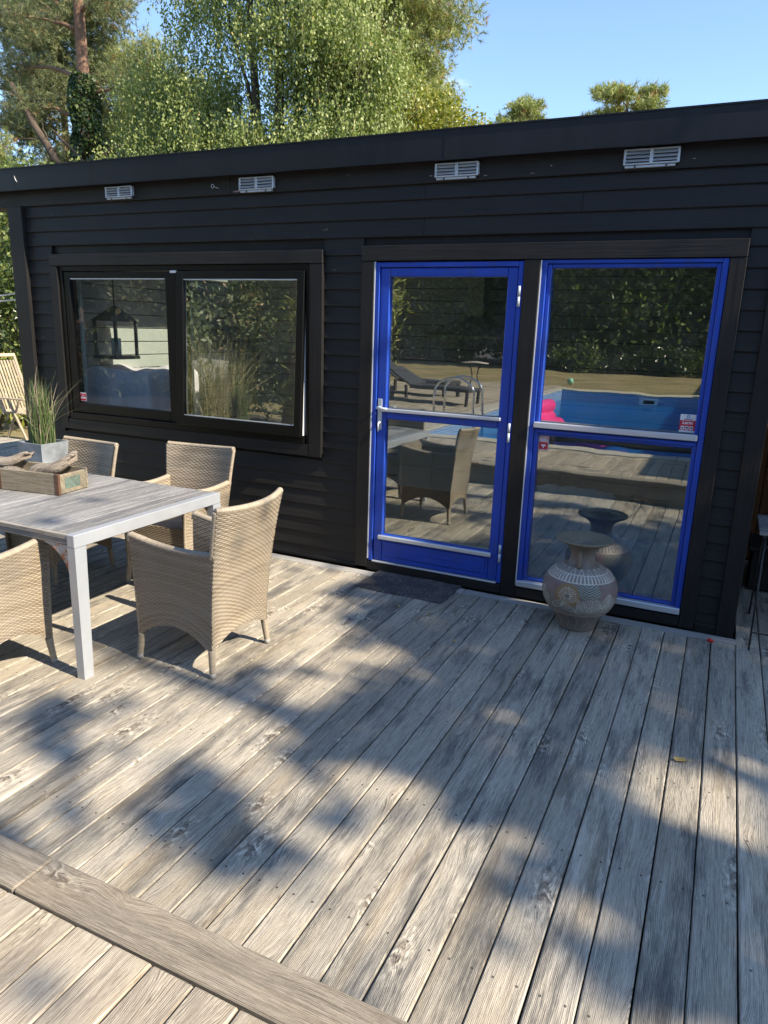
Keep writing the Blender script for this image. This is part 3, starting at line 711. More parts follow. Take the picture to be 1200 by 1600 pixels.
# --- blue door
door = hp(empty('door', (-1.72, 0, .07))); DP = Vector((-1.72, 0, .07)); tag(door, 'bright blue glazed door')
def db(name, mat, *a, **k): return wb(door, DP, name, mat, *a, **k)
db('weather_strip', M['white'], -2.2345, -2.2275, -.0405, -.02, .09, 2.172, 0)
db('jamb', M['blue'], -2.2272, -2.196, -.038, .10, .075, 2.168, .003); db('jamb', M['blue'], -1.245, -1.2155, -.038, .10, .075, 2.168, .003)
db('jamb_head', M['bluex'], -2.195, -1.246, -.036, .10, 2.138, 2.168, .003)
db('threshold', M['alu'], -2.195, -1.246, -.044, .10, .070, .081, .002)
db('stile', M['blue'], -2.192, -2.124, -.026, .03, .084, 2.134, .005); db('stile', M['blue'], -1.314, -1.249, -.026, .03, .084, 2.134, .005)
db('top_rail', M['bluex'], -2.123, -1.315, -.025, .03, 2.077, 2.134, .005)
db('mid_rail', M['bluex'], -2.123, -1.315, -.025, .03, 1.128, 1.190, .005)
db('bottom_rail', M['bluex'], -2.123, -1.315, -.025, .03, .084, .285, .005)
db('bottom_panel', M['bluex'], -2.10, -1.335, -.033, -.026, .125, .235, .004)
db('sill_bead', M['alu'], -2.150, -1.293, -.050, -.0255, 1.180, 1.203, .004); db('sill_bead', M['alu'], -2.150, -1.293, -.050, -.0255, .252, .281, .004)
db('pane', M['glass'], -2.128, -1.310, .0, .004, 1.186, 2.081, 0); db('pane', M['glass'], -2.128, -1.310, .0, .004, .281, 1.132, 0)
for zc in (1.96, 1.11, .288):
    hm = MB(); hm.smooth = True; hm.tube([(0, 0, -.062), (0, 0, -.002)], .0085, 10); hm.tube([(0, 0, .002), (0, 0, .062)], .0085, 10)
    o = hm.build('hinge', M['galv']); o.parent = door; o.location = Vector((-1.232, -.044, zc)) - DP
hh = empty('door_handle'); hh.parent = door; hh.location = Vector((-2.168, -.027, 1.16)) - DP
hm = MB(); hm.box(-.016, .016, -.006, 0, -.11, .105, .002); hm.smooth = True; hm.tube([(0, -.005, .045), (0, -.045, .045)], .010, 10)
hm.tube([(-.003, -.045, .045), (.03, -.050, .044), (.075, -.048, .042)], [.010, .0095, .0085], 10)
o = hm.build('handle', M['galv']); o.parent = door; o.location = hh.location.copy(); bpy.data.objects.remove(hh)
lk = MB(); lk.smooth = True; lk.tube([(0, 0, 0), (0, -.012, 0)], .012, 12); lk.tube([(0, -.01, 0), (0, -.022, -.01), (.002, -.026, -.06)], [.007, .006, .005], 8)
o = lk.build('key_cylinder', M['alu']); o.parent = door; o.location = Vector((-2.168, -.031, 1.10)) - DP

# --- blue fixed window on the right
fw = hp(empty('window', (-.59, 0, .07))); FP = Vector((-.59, 0, .07)); tag(fw, 'tall blue framed fixed window of two panes beside the door')
def fb(name, mat, *a, **k): return wb(fw, FP, name, mat, *a, **k)
fb('weather_strip', M['white'], -1.1105, -1.1045, -.0405, -.02, .09, 2.172, 0)
fb('frame_jamb', M['blue'], -1.104, -1.073, -.036, .10, .075, 2.174, .003); fb('frame_jamb', M['blue'], -.104, -.0715, -.036, .10, .075, 2.174, .003)
fb('frame_jamb', M['blue'], -1.0725, -1.046, -.022, .08, .10, 2.150, .004); fb('frame_jamb', M['blue'], -.130, -.1045, -.022, .08, .10, 2.150, .004)
fb('frame_head', M['bluex'], -1.0725, -.1045, -.034, .10, 2.152, 2.174, .003); fb('frame_head', M['bluex'], -1.0455, -.1305, -.021, .08, 2.128, 2.1515, .004)
fb('transom', M['bluex'], -1.0455, -.1305, -.022, .08, 1.112, 1.188, .004); fb('transom', M['bluex'], -1.06, -.115, -.034, -.0225, 1.128, 1.150, .003)
fb('sill_bead', M['alu'], -1.072, -.108, -.056, -.0225, 1.160, 1.196, .004); fb('sill_bead', M['alu'], -1.103, -.0735, -.058, -.0, .084, .124, .004)
fb('frame_sill', M['bluex'], -1.0455, -.1305, -.018, .08, .1245, .140, .003)
fb('pane', M['glass'], -1.050, -.126, .005, .009, 1.184, 2.132, 0); fb('pane', M['glass'], -1.050, -.126, .005, .009, .136, 1.116, 0)
stick('larm', -.217, -.130, 1.203, 1.308, .0045, fw, FP)
stick('camera', -1.044, -.978, 1.010, 1.106, .0045, fw, FP)

# ------------------------------------------------------------------ interior shell
hb('interior_floor', M['intfloor'], -5.70, .235, .151, 4.0, -.02, .05, 0)
slab('interior_ceiling', M['intwhite'], -5.70, .235, .151, 4.0, 2.60, 2.66)
hb('end_wall', M['black'], -5.72, -5.62, .162, 4.1, -.02, 2.78, 0)
hb('end_wall', M['black'], .135, .235, .205, 4.1, -.02, 2.78, 0)
hb('rear_wall', M['black'], -5.72, .235, 4.0, 4.1, -.02, 2.78, 0)
for i in range(19):
    z0 = .06 + i * .134
    hb('wall_panel', M['interior'], -5.60, .12, 3.40, 3.42, z0, z0 + .127, .004)
for i in range(19):
    z0 = .06 + i * .134
    hb('wall_panel', M['interior'], -5.618, -5.60, .17, 3.39, z0, z0 + .127, .004)
hb('wall_backing', M['blackframe'], -5.60, .12, 3.425, 3.44, .05, 2.6, 0)
def obj_thing(name, label, cat, loc, rz=0, group=None):
    o = empty(name, loc, rz); tag(o, label, cat, group); return o
# cooker hood
hd = obj_thing('cooker_hood', 'steel pyramid cooker hood seen through the upper door pane', 'cooker hood', (-2.55, 3.05, 1.66))
mb = MB(); mb.box(-.42, .42, -.28, .30, 0, .04, .003)
mb.add([(-.42, -.28, .042), (.42, -.28, .042), (.42, .30, .042), (-.42, .30, .042), (-.11, -.02, .24), (.11, -.02, .24), (.11, .28, .24), (-.11, .28, .24)], [(0, 1, 5, 4), (1, 2, 6, 5), (2, 3, 7, 6), (3, 0, 4, 7), (4, 5, 6, 7)])
mb.build('canopy', M['hoodsteel'], hd); MB().box(-.10, .10, 0, .27, .242, .93, .003).build('chimney', M['hoodsteel'], hd)
# kitchen island cabinet with drawers
ca = obj_thing('kitchen_cabinet', 'grey green kitchen drawers with cup handles behind the lower door pane', 'cabinet', (-2.35, 2.1, .05))
MB().box(-.95, .75, -.28, .30, .18, .60, .003).build('carcass', M['cabinet'], ca); MB().box(-.90, .70, -.22, .26, 0, .178, 0).build('plinth', M['blackframe'], ca)
MB().box(-.98, .78, -.31, .33, .603, .635, .004).build('worktop', M['intwhite'], ca)
for xa in (-.94, -.10):
    for z0 in (.19, .40):
        dr = MB().box(xa, xa + .82, -.300, -.282, z0, z0 + .195, .003).build('drawer', M['cabinet'], ca)
        hn = MB(); hn.smooth = True; hn.tube([(xa + .37, -.300, z0 + .10), (xa + .375, -.325, z0 + .095), (xa + .445, -.325, z0 + .095), (xa + .45, -.300, z0 + .10)], .009, 8); hn.build('drawer_handle', M['darksteel'], dr)
# lilac sheet over a table, lantern, curtain
def cloth(name, mat, W, D, Hh, loc, rz, amp=.03, folds=9, n=60, parent=None, seed=3):
    rg = np.random.default_rng(seed); u = np.linspace(-1, 1, n); U, V = np.meshgrid(u, u, indexing='ij')
    ru = np.maximum(np.abs(U), np.abs(V)); top = .62
    k = np.clip((ru - top) / (1 - top), 0, 1)
    sx = np.where(ru > 0, U / np.maximum(ru, 1e-6), 0); sy = np.where(ru > 0, V / np.maximum(ru, 1e-6), 0)
    ang = np.arctan2(V, U)
    rad = np.minimum(ru, top) / top
    X = sx * rad * W / 2; Y = sy * rad * D / 2
    ph = rg.uniform(0, 6, 4)
    wav = np.sin(ang * folds + ph[0]) * .6 + np.sin(ang * folds * 2.3 + ph[1]) * .4
    X = X + np.cos(ang) * k * (amp * 2 * wav + .05); Y = Y + np.sin(ang) * k * (amp * 2 * wav + .05)
    Z = Hh * (1 - k) + amp * .45 * (np.sin(U * 7 + V * 3 + ph[2]) + np.sin(U * 3 - V * 8 + ph[3]) + .5 * np.sin(U * 15 + V * 11)) * (1 - k * .6)
    Vv = np.stack([X, Y, Z], -1).reshape(-1, 3); i = np.arange(n - 1); I, J = np.meshgrid(i, i, indexing='ij'); a = (I * n + J).ravel()
    F = np.stack([a, a + n, a + n + 1, a + 1], 1); me = npmesh(name, Vv, F, mat, smooth=True)
    return link(name, me, parent, loc, (0, 0, rz))
o = cloth('dust_sheet', M['lilac'], .82, .8, 1.22, (-5.26, .90, .06), .1, .035, 7); tag(o, 'lilac dust sheet over furniture behind the left window pane', 'sheet')
M['lampgrey'] = simple('grey_lantern_metal', (.13, .13, .135), .5, .2, 30, .2, .05)
ln = obj_thing('lantern', 'black hanging lantern seen through the left window pane', 'lantern', (-5.36, .72, 1.40))
mb = MB()
for a, b in ((-.13, -.13), (.13, -.13), (.13, .13), (-.13, .13)): mb.box(a - .012, a + .012, b - .012, b + .012, 0, .33)
mb.box(-.15, .15, -.15, .15, -.02, .01); mb.build('cage', M['lampgrey'], ln)
mb = MB(); mb.add([(-.16, -.16, .33), (.16, -.16, .33), (.16, .16, .33), (-.16, .16, .33), (0, 0, .48)], [(0, 1, 4), (1, 2, 4), (2, 3, 4), (3, 0, 4), (0, 1, 2, 3)]); mb.build('roof', M['lampgrey'], ln)
mb = MB(); mb.tube([(0, 0, .47), (0, 0, 1.16)], .006, 6); mb.build('chain', M['darksteel'], ln)
mb = MB(); mb.smooth = True; mb.lathe([(0.001, .0), (.045, .0), (.045, .17), (.001, .175)], 14); mb.build('candle', M['intwhite'], ln)
def curtain(x0, x1, y, z0, z1, label):
    n = 60; mb = MB(); mb.smooth = True; vs = []
    for i in range(n):
        t = i / (n - 1); x = x0 + (x1 - x0) * t; yy = y + .022 * sin(t * (x1 - x0) * 230)
        vs += [(x, yy, z0), (x, yy, (z0 + z1) / 2), (x, yy, z1)]
    mb.add(vs, [(i * 3 + j, (i + 1) * 3 + j, (i + 1) * 3 + j + 1, i * 3 + j + 1) for i in range(n - 1) for j in range(2)])
    o = mb.build('curtain', M['curtain']); tag(o, label, 'curtain', None); return o
curtain(-5.44, -5.25, .24, .9, 2.25, 'pale gathered curtain at the left edge of the left window pane')
curtain(-4.12, -4.01, .22, .9, 2.25, 'pale gathered curtain behind the left edge of the open sash')
# day bed, bolster, cushion
bed = obj_thing('day_bed', 'low day bed with blue cover behind the tall blue window', 'bed', (-.66, .82, .05))
cloth('cover', M['bluecloth'], 1.05, .95, .36, (0, 0, 0), 0, .02, 8, 50, bed, 5)
MB().box(-.48, .48, -.42, .42, 0, .34, .02).build('base', M['intwhite'], bed)
def pillow(name, mat, L, r, loc, rz, label, cat, flatn=.8):
    n = 26; m_ = 40; th = np.linspace(0, 2 * pi, n, endpoint=False); s = np.linspace(-1, 1, m_)
    T, Sg = np.meshgrid(th, s, indexing='xy'); rr = r * (1 - np.abs(Sg) ** 5) ** .4 * (1 + .06 * np.sin(Sg * 13 + T * 2) + .04 * np.sin(Sg * 29 - T * 3))
    V = np.stack([Sg * L / 2, np.cos(T) * rr, np.sin(T) * rr * flatn + r * flatn], -1).reshape(-1, 3)
    F = [(i * n + k, i * n + (k + 1) % n, (i + 1) * n + (k + 1) % n, (i + 1) * n + k) for i in range(m_ - 1) for k in range(n)]
    o = link(name, npmesh(name, V, F, mat, True), None, loc, (0, 0, rz)); tag(o, label, cat); return o
pillow('bolster', M['whitecloth'], .66, .105, (-.95, .95, .43), -.03, 'white rolled quilt lying behind the tall blue window', 'quilt')
pillow('cushion', M['browncloth'], .36, .10, (-.43, .93, .43), .1, 'brown leather cushion beside the white rolled quilt', 'cushion', .7)

# ------------------------------------------------------------------ covered recess on the right
pw = obj_thing('porch_wall', 'orange brown stained board wall inside the dark recess', 'wall', (1.2, 1.8, 0))
for i in range(14): 
    o = bx('plank', M['brownwood'], pw, -.96 + i * .14, -.96 + i * .14 + .134, 0, .02, .0, 2.75, .004)
MB().box(-.98, 1.05, .021, .1, -.1, 2.76).build('backing', M['black'], pw)
pw2 = obj_thing('porch_side_wall', 'dark boarded side wall closing the right of the recess', 'wall', (2.4, .85, 0))
MB().box(-.05, .05, -.9, .95, -.1, 2.78).build('panel', M['black'], pw2)
lb = obj_thing('storage_box', 'dark wooden box standing in the recess behind the bistro table', 'box', (.57, 1.1, .0))
MB().box(-.24, .24, -.17, .17, .02, .30, .006).build('body', M['darkbox'] if 'darkbox' in M else M['black'], lb); MB().box(-.27, .27, -.20, .20, .302, .335, .006).build('lid', M['black'], lb)
gl = MB(); gl.smooth = True; gl.lathe([(0.001, 0), (.05, 0), (.055, .02), (.075, .05), (.07, .09), (.03, .12), (.018, .13), (.02, .145), (.001, .155)], 20)
o = gl.build('lidded_jar', simple('grey_ceramic', (.16, .17, .19), .5, 0, 30, .2, .1), None, (.53, 1.02, .336)); tag(o, 'small grey lidded jar on the dark box in the recess', 'jar')
# folding bistro table
bt = obj_thing('bistro_table', 'small folding metal table with slatted top at the right edge', 'table', (.56, .16, 0))
for i in range(11):
    bx('table_slat', M['table_wood'], bt, -.27, .27, -.24 + i * .046, -.24 + i * .046 + .036, .66, .676, .002)
mb = MB(); mb.box(-.25, -.235, -.24, .26, .645, .659); mb.box(.235, .25, -.24, .26, .645, .659); mb.build('top_frame', M['darksteel'], bt)
for (a, b) in (((-.235, -.22, .65), (-.235, -.34, .0)), ((.235, -.22, .65), (.235, -.34, 0)), ((-.22, .24, .65), (-.22, .30, 0)), ((.22, .24, .65), (.22, .30, 0))):
    mb = MB(); mb.smooth = True; mb.tube([a, b], .0055, 8); mb.tube([b, (b[0], b[1] - .03, .008)], .0055, 8); mb.build('leg', M['darksteel'], bt)
mb = MB(); mb.tube([(-.235, -.325, .10), (.235, -.325, .10)], .005, 6); mb.tube([(-.235, -.235, .60), (.22, .27, .33)], .004, 6); mb.tube([(.235, -.235, .60), (-.22, .27, .33)], .004, 6); mb.build('cross_brace', M['darksteel'], bt)

# ------------------------------------------------------------------ wicker armchairs
def weave(S, Lu, Lv, n0, pitch_u=.0195, pitch_v=.0115, amp=.0058, rev=False, su=4, sv=3):
    """S(u,v)->points for u,v in 0..1; over-under woven relief. Returns V,F,attr"""
    nc = max(4, int(round(Lu / pitch_u))); nr = max(4, int(round(Lv / pitch_v)))
    u = np.arange(nc * su + 1) / (nc * su); v = np.arange(nr * sv + 1) / (nr * sv)
    U, V = np.meshgrid(u, v, indexing='ij')
    Pp = S(U, V); e = 1e-3
    du = (S(np.clip(U + e, 0, 1), V) - S(np.clip(U - e, 0, 1), V)); dv = (S(U, np.clip(V + e, 0, 1)) - S(U, np.clip(V - e, 0, 1)))
    Nn = np.cross(du, dv); Nn /= np.linalg.norm(Nn, axis=-1, keepdims=True) + 1e-9
    if rev: Nn = -Nn
    row = np.floor(V * nr + 1e-6); row = np.minimum(row, nr - 1); fv = V * nr - row
    hump = np.sqrt(np.clip(np.sin(pi * np.clip(fv, 0, 1)), 0, 1))
    over = .5 + .5 * np.cos(pi * (U * nc + row))
    h = amp * (hump * (.25 + .95 * over) - .45)
    Pp = Pp + Nn * h[..., None]
    at = np.clip(.12 + .62 * over * hump + .25 * RNG.random(nr)[np.minimum(row.astype(int), nr - 1)] , 0, 1)  # strand colour darkens into the weave gaps: shade put into the tone
    nu, nv = len(u), len(v); I, J = np.meshgrid(np.arange(nu - 1), np.arange(nv - 1), indexing='ij'); a = (I * nv + J).ravel()
    F = np.stack([a, a + nv, a + nv + 1, a + 1], 1)
    if rev: F = F[:, ::-1]
    return Pp.reshape(-1, 3), F + n0, at.ravel()
def woven(name, surfs, parent):
    Vs, Fs, As = [], [], []; n0 = 0
    for s in surfs:
        V, F, A = weave(s[0], s[1], s[2], n0, rev=s[3]); Vs.append(V); Fs.append(F); As.append(A); n0 += len(V)
    return link(name, npmesh(name, np.concatenate(Vs), np.concatenate(Fs), M['wicker'], True, attr=np.concatenate(As)), parent)
def wrapped(name, pts, r, parent, sub=None, pitch=.0085, n=10):
    """cane-wrapped rail following a smooth path"""
    pts = np.array(pts, float); seg = np.linalg.norm(np.diff(pts, axis=0), axis=1); cum = np.concatenate([[0], np.cumsum(seg)]); L = cum[-1]
    m_ = max(4, int(L / pitch) * 2 + 1); s = np.linspace(0, L, m_)
    # smooth (Catmull via numpy interp of cubic)
    P_ = np.stack([np.interp(s, cum, pts[:, i]) for i in range(3)], 1)
    for _ in range(int(m_ * .02) + 2):
        Q = P_.copy(); Q[1:-1] = (P_[:-2] + 2 * P_[1:-1] + P_[2:]) / 4; P_ = Q
    rad = np.array([(r if not hasattr(r, '__len__') else r[0] + (r[1] - r[0]) * x / L) for x in s]) * (1 + .13 * np.where(np.arange(m_) % 2, 1, -1))
    mb = MB(); mb.smooth = True; mb.tube(P_, list(rad), n)
    me = mb.mesh(name, M['wicker']); a = me.attributes.new('var', 'FLOAT', 'POINT')
    val = np.repeat(.35 + .35 * (np.arange(m_) % 2) + .25 * RNG.random(m_), n)[:len(me.vertices)]
    a.data.foreach_set('value', val.astype(np.float32)); return link(name, me, parent)
HWB, HWT = .240, .272          # half width at the feet, at the arm
def yb(z): t = np.clip((z - .12) / .765, 0, 1.2); return -.238 - .085 * t ** 1.8
def hwz(z): t = np.clip((z - .12) / .765, 0, 1); return HWB + .042 * t ** 1.6
def arm_top(s): return .684 - .030 * s - .030 * np.sin(pi * s) ** 1.0 * .8       # s 0 front .. 1 back
def side_surf(sgn, inset, zlow=None):
    def S(U, V):
        zb = (.118 + .115 * np.sin(pi * np.clip(U, 0, 1)) ** .75) if zlow is None else zlow + 0 * U
        zt = arm_top(U); z = zb + (zt - zb) * V
        yf = .238 + .012 * V; y = yf + (yb(z) - yf) * U
        x = sgn * (hwz(z) - inset - .004 * np.sin(pi * V))
        return np.stack([x, y, z], -1)
    return S
def back_pt(u, z, off=0):
    x = u * (hwz(z) - .004); bulge = .055 * (1 - u ** 2) * np.clip((z - .25) / .6, 0, 1)
    return x, yb(z) - bulge + off
def back_top(u): return .888 - .012 * (1 - u ** 2)
def back_surf(off, zlow=None):
    def S(U, V):
        u = U * 2 - 1; zb = (.118 + .085 * (1 - u ** 2) ** .7) if zlow is None else zlow + 0 * U
        z = zb + (back_top(u) - zb) * V; x, y = back_pt(u, z, off); return np.stack([x * (1 if off == 0 else .97), y, z], -1)
    return S
def front_surf(U, V):
    u = U * 2 - 1; zb = .118 + .10 * (1 - u ** 2) ** .7; z = zb + (.425 - zb) * V; return np.stack([u * (HWB - .008), .232 + 0 * u, z], -1)
def seat_surf(U, V): 
    u = U * 2 - 1; return np.stack([u * (.215), .235 - .47 * V, .428 - .012 * (1 - u ** 2) * np.sin(pi * V)], -1)
def make_chair():
    root = empty('wicker_armchair')
    for sgn in (-1, 1):
        woven('side_panel', [(side_surf(sgn, 0), .48, .56, sgn < 0), (side_surf(sgn, .036, .42), .48, .25, sgn > 0)], root)
    woven('back_panel', [(back_surf(0), .52, .76, True), (back_surf(.032, .42), .50, .47, False)], root)
    woven('front_panel', [(front_surf, .46, .30, True)], root)
    woven('seat', [(seat_surf, .43, .47, False)], root)
    for sgn in (-1, 1):
        s = np.linspace(0, 1, 12); z = arm_top(s); yf = .25; y = yf + (yb(z) - yf) * s; x = sgn * (hwz(z) - .018)
        pts = [(x[0], yf - .004, .44), (x[0], yf + .004, z[0] - .03)] + list(zip(x, y + .0, z))
        wrapped('arm_rail', pts[1:], .0185, root)
        wrapped('front_edge', [(sgn * (HWB - .014), .238, .12), (sgn * (hwz(.4) - .016), .244, .4), (x[0], .250, z[0] - .01)], .0125, root)
        zz = np.linspace(.64, .884, 8); bx_, by_ = back_pt(np.full(8, float(sgn)), zz, .014)
        wrapped('back_edge', list(zip(bx_ * .985, by_, zz)), .0125, root)
        for yy, top in ((.232, .14), (-.232, .14)):
            lg = wrapped('leg', [(sgn * (HWB - .012), yy - .004 * np.sign(yy), .145), (sgn * (HWB + .0), yy + .006 * np.sign(yy), .026)], (.0185, .0150), root)
            cp = MB(); cp.smooth = True; cp.lathe([(.001, 0), (.0155, 0), (.0165, .028), (.001, .029)], 12); cp.build('foot_cap', M['footcap'], lg, (sgn * (HWB + .001), yy + .007 * np.sign(yy), 0))
    u = np.linspace(-1, 1, 15); zt = back_top(u); x, y = back_pt(u, zt, .014)
    wrapped('top_rail', list(zip(x * .985, y, zt)), .0160, root)
    return root
M['footcap'] = simple('grey_foot_cap', (.30, .29, .27), .5, 0, 40, .1, .05)
chair0 = make_chair()
CG = 'wicker armchairs around the slatted table'
spots = [(-2.385, -1.707, pi / 2, 'wicker armchair alone at the right end of the table, back to the blue door'),
         (-3.30, -.86, pi + .10, 'wicker armchair between table and dark wall, nearest the open window sash'),
         (-4.10, -1.16, pi - .06, 'wicker armchair between table and dark wall, beside the grass planter'),
         (-3.205, -2.445, .02, 'wicker armchair at the front left, its woven side in full sun behind the table leg'),
         (-4.10, -2.50, -.03, 'wicker armchair beyond the front left one, mostly outside the left edge')]
for i, (x, y, rz, lab) in enumerate(spots):
    c = chair0 if i == 0 else copy_tree(chair0)
    c.location = (x, y, 0); c.rotation_euler = (0, 0, rz); tag(c, lab, 'armchair', CG)

# ------------------------------------------------------------------ dining table
TX0, TX1, TY0, TY1, TZ = -4.95, -2.685, -2.262, -1.165, .745
tb = obj_thing('dining_table', 'large weathered slatted table with white metal end frame', 'table', ((TX0 + TX1) / 2, (TY0 + TY1) / 2, 0))
T0 = Vector(((TX0 + TX1) / 2, (TY0 + TY1) / 2, 0))
def tbx(name, mat, x0, x1, y0, y1, z0, z1, b=.003): return wb(tb, T0, name, mat, x0, x1, y0, y1, z0, z1, b)
n = int((TX1 - .052 - TX0 - .052) / .0655); x = TX0 + .053; pw_ = (TX1 - TX0 - .106) / n
for i in range(n): tbx('table_slat', M['table_wood'], x + i * pw_ + .0015, x + (i + 1) * pw_ - .0015, TY0 + .024, TY1 - .004, TZ - .022, TZ - .001 + random.uniform(-.0008, .0008), .0015)
tbx('edge_batten', M['table_side'], TX0 + .052, TX1 - .050, TY0, TY0 + .0225, TZ - .024, TZ - .001, .002)
for yy0, yy1 in ((TY0 + .003, TY0 + .024), (TY1 - .027, TY1 - .004)):
    tbx('side_rail', M['table_side'] if yy0 < -2 else M['tableframe'], TX0 + .05, TX1 - .051, yy0, yy1, TZ - .052, TZ - .025, .002)
for xa, xb in ((TX1 - .049, TX1), (TX0, TX0 + .049)):
    tbx('end_rail', M['tableframe'], xa, xb, TY0 - .002, TY1 + .002, TZ - .062, TZ + .002, .003)
    for y in (TY0, TY1):
        lean = 0
        mb = MB(); sy = 1 if y == TY0 else -1
        cx = (xa + xb) / 2
        w0, w1 = .046, .024
        ya = y + (-.002 if sy > 0 else .002)
        vs = []
        for z, wd in ((0, .058), (TZ - .0625, .070)):
            for dx in (-.0245, .0245):
                for dy in (0, wd): vs.append((cx + dx, ya + sy * dy, z))
        mb.add(vs, [(0, 1, 3, 2), (4, 5, 7, 6), (0, 1, 5, 4), (2, 3, 7, 6), (0, 2, 6, 4), (1, 3, 7, 5)])
        o = mb.build('leg', M['tableframe']); o.parent = tb; o.location = -T0
        # curved gusset toward the middle of the long side
        m2 = MB(); sx = -1 if xa > -4 else 1; xe = xa if sx < 0 else xb; nn = 10; R = .20
        outer = [(xe, TZ - .055)]; arc = [(xe + sx * (R - R * sin(t)), TZ - .055 - (R - R * cos(t))) for t in [pi / 2 * i / nn for i in range(nn + 1)]]
        yy0_, yy1_ = (y + .006, y + .014) if sy > 0 else (y - .014, y - .006)
        pts2 = outer + arc; k_ = len(pts2)
        m2.add([(a, yy0_, b) for a, b in pts2] + [(a, yy1_, b) for a, b in pts2], [tuple(range(k_)), tuple(range(k_, 2 * k_))[::-1]] + [(i, (i + 1) % k_, k_ + (i + 1) % k_, k_ + i) for i in range(k_)])
        o = m2.build('gusset', M['gusset'] if 'gusset' in M else M['tableframe']); o.parent = tb; o.location = -T0
def gmat():
    m = N('rusting_gusset'); tc = m.n('ShaderNodeTexCoord'); n_ = m.noise(tc.outputs['Object'], 14, 5, .7); n2 = m.noise(tc.outputs['Object'], 90, 3)
    k = m.maprange(m.math('ADD', m.math('MULTIPLY', n_, .8), m.math('MULTIPLY', n2, .2)), .49, .54)
    m.base(m.mix(k, (.42, .40, .37, 1), m.mix(n2, (.30, .08, .02, 1), (.55, .20, .06, 1)))); m.rough(.7); m.bump(k, .6, .003); return m.m
gm = gmat()
for o in tb.children:
    if o.name.startswith('gusset'): o.data.materials[0] = gm

# planter with grass, on the table
pl = obj_thing('grass_planter', 'square grey zinc planter with upright grass on the table', 'plant', (-4.165, -1.175, TZ))
mb = MB(); a, b = .100, .112; t = .009; hgt = .178
vs = [(sx * a, sy * a, 0) for sx, sy in ((-1, -1), (1, -1), (1, 1), (-1, 1))] + [(sx * b, sy * b, hgt) for sx, sy in ((-1, -1), (1, -1), (1, 1), (-1, 1))] + [(sx * (b - t), sy * (b - t), hgt) for sx, sy in ((-1, -1), (1, -1), (1, 1), (-1, 1))] + [(sx * (b - t), sy * (b - t), hgt - .03) for sx, sy in ((-1, -1), (1, -1), (1, 1), (-1, 1))]
fs = [(0, 3, 2, 1)] + [(i, (i + 1) % 4, 4 + (i + 1) % 4, 4 + i) for i in range(4)] + [(4 + i, 4 + (i + 1) % 4, 8 + (i + 1) % 4, 8 + i) for i in range(4)] + [(8 + i, 8 + (i + 1) % 4, 12 + (i + 1) % 4, 12 + i) for i in range(4)]
mb.add(vs, fs); mb.build('pot', M['zinc'], pl)
MB().box(-.099, .099, -.099, .099, .13, .155).build('soil', M['earth'], pl)
def blades(n, spread, h0, h1, wid, bend, base, rg, segs=5):
    """arched grass blades"""
    px = rg.normal(0, spread, n).clip(-spread * 2, spread * 2); py = rg.normal(0, spread, n).clip(-spread * 2, spread * 2)
    hh_ = rg.uniform(h0, h1, n); az = rg.uniform(0, 2 * pi, n); bd = np.abs(rg.normal(0, bend, n)); wd = wid * rg.uniform(.6, 1.2, n); fa = rg.uniform(0, pi, n)
    Vs = []; t = np.linspace(0, 1, segs + 1)
    for i_, tt in enumerate(t):
        rr = bd * tt ** 1.8 * hh_; z = hh_ * (tt - .25 * bd * tt ** 2.5)
        cx = px + np.cos(az) * rr; cy = py + np.sin(az) * rr; ww = wd * (1 - tt ** 2 * .92) / 2
        Vs.append(np.stack([cx - np.cos(fa) * ww, cy - np.sin(fa) * ww, z + base], 1)); Vs.append(np.stack([cx + np.cos(fa) * ww, cy + np.sin(fa) * ww, z + base], 1))
    V = np.stack(Vs, 1).reshape(-1, 3); b_ = np.arange(n) * (2 * (segs + 1)); F = []
    for s_ in range(segs): F.append(np.stack([b_ + 2 * s_, b_ + 2 * s_ + 1, b_ + 2 * s_ + 3, b_ + 2 * s_ + 2], 1))
    return V, np.concatenate(F), np.repeat(rg.random(n), 2 * (segs + 1))
V, F, A = blades(300, .032, .18, .47, .0058, .12, .15, RNG)
V2, F2, A2 = blades(110, .034, .22, .56, .0055, .38, .15, RNG); F = np.concatenate([F, F2 + len(V)]); V = np.concatenate([V, V2]); A = np.concatenate([A * .9, A2])
tag(link('grass_blades', npmesh('grass_blades', V, F, M['potgrass'], attr=A), pl), kind='stuff')

# wooden crate with driftwood
cr = obj_thing('wooden_crate', 'narrow old wooden crate with metal straps on the table', 'crate', (-3.84, -1.66, TZ + .001), radians(7.5))
L2 = .43; W2 = .125; HH = .125
bx('long_side', M['crate'], cr, -L2, L2, -W2, -W2 + .013, 0.0, HH, .003); bx('long_side', M['crate'], cr, -L2, L2, W2 - .013, W2, 0, HH, .003)
bx('crate_floor', M['crate'], cr, -L2 + .001, L2 - .02, -W2 + .014, W2 - .014, 0, .012, .002)
e1 = bx('end_board', M['crate'], cr, L2 - .019, L2 + .0, -W2 + .0135, W2 - .0135, 0.0, HH - .008, .006); bx('end_board', M['crate'], cr, -L2, -L2 + .019, -W2 + .0135, W2 - .0135, 0, HH - .008, .006)
bx('faded_label', simple('faded_green_print', (.10, .14, .115), .8, 0, 45, .5, .1), cr, L2 + .0002, L2 + .0015, -.07, .055, .03, .095, 0)
M['rust'] = simple('rusty_strap', (.12, .06, .035), .75, .2, 40, .35, .2)
for xx in (-L2 * .62, .0, L2 - .022): bx('strap', M['rust'], cr, xx, xx + .017, -W2 - .002, -W2 - .0002, 0, HH + .001, 0)
bx('strap', M['rust'], cr, L2 + .0003, L2 + .0022, -W2 - .002, -W2 + .016, .0, HH + .001, 0)
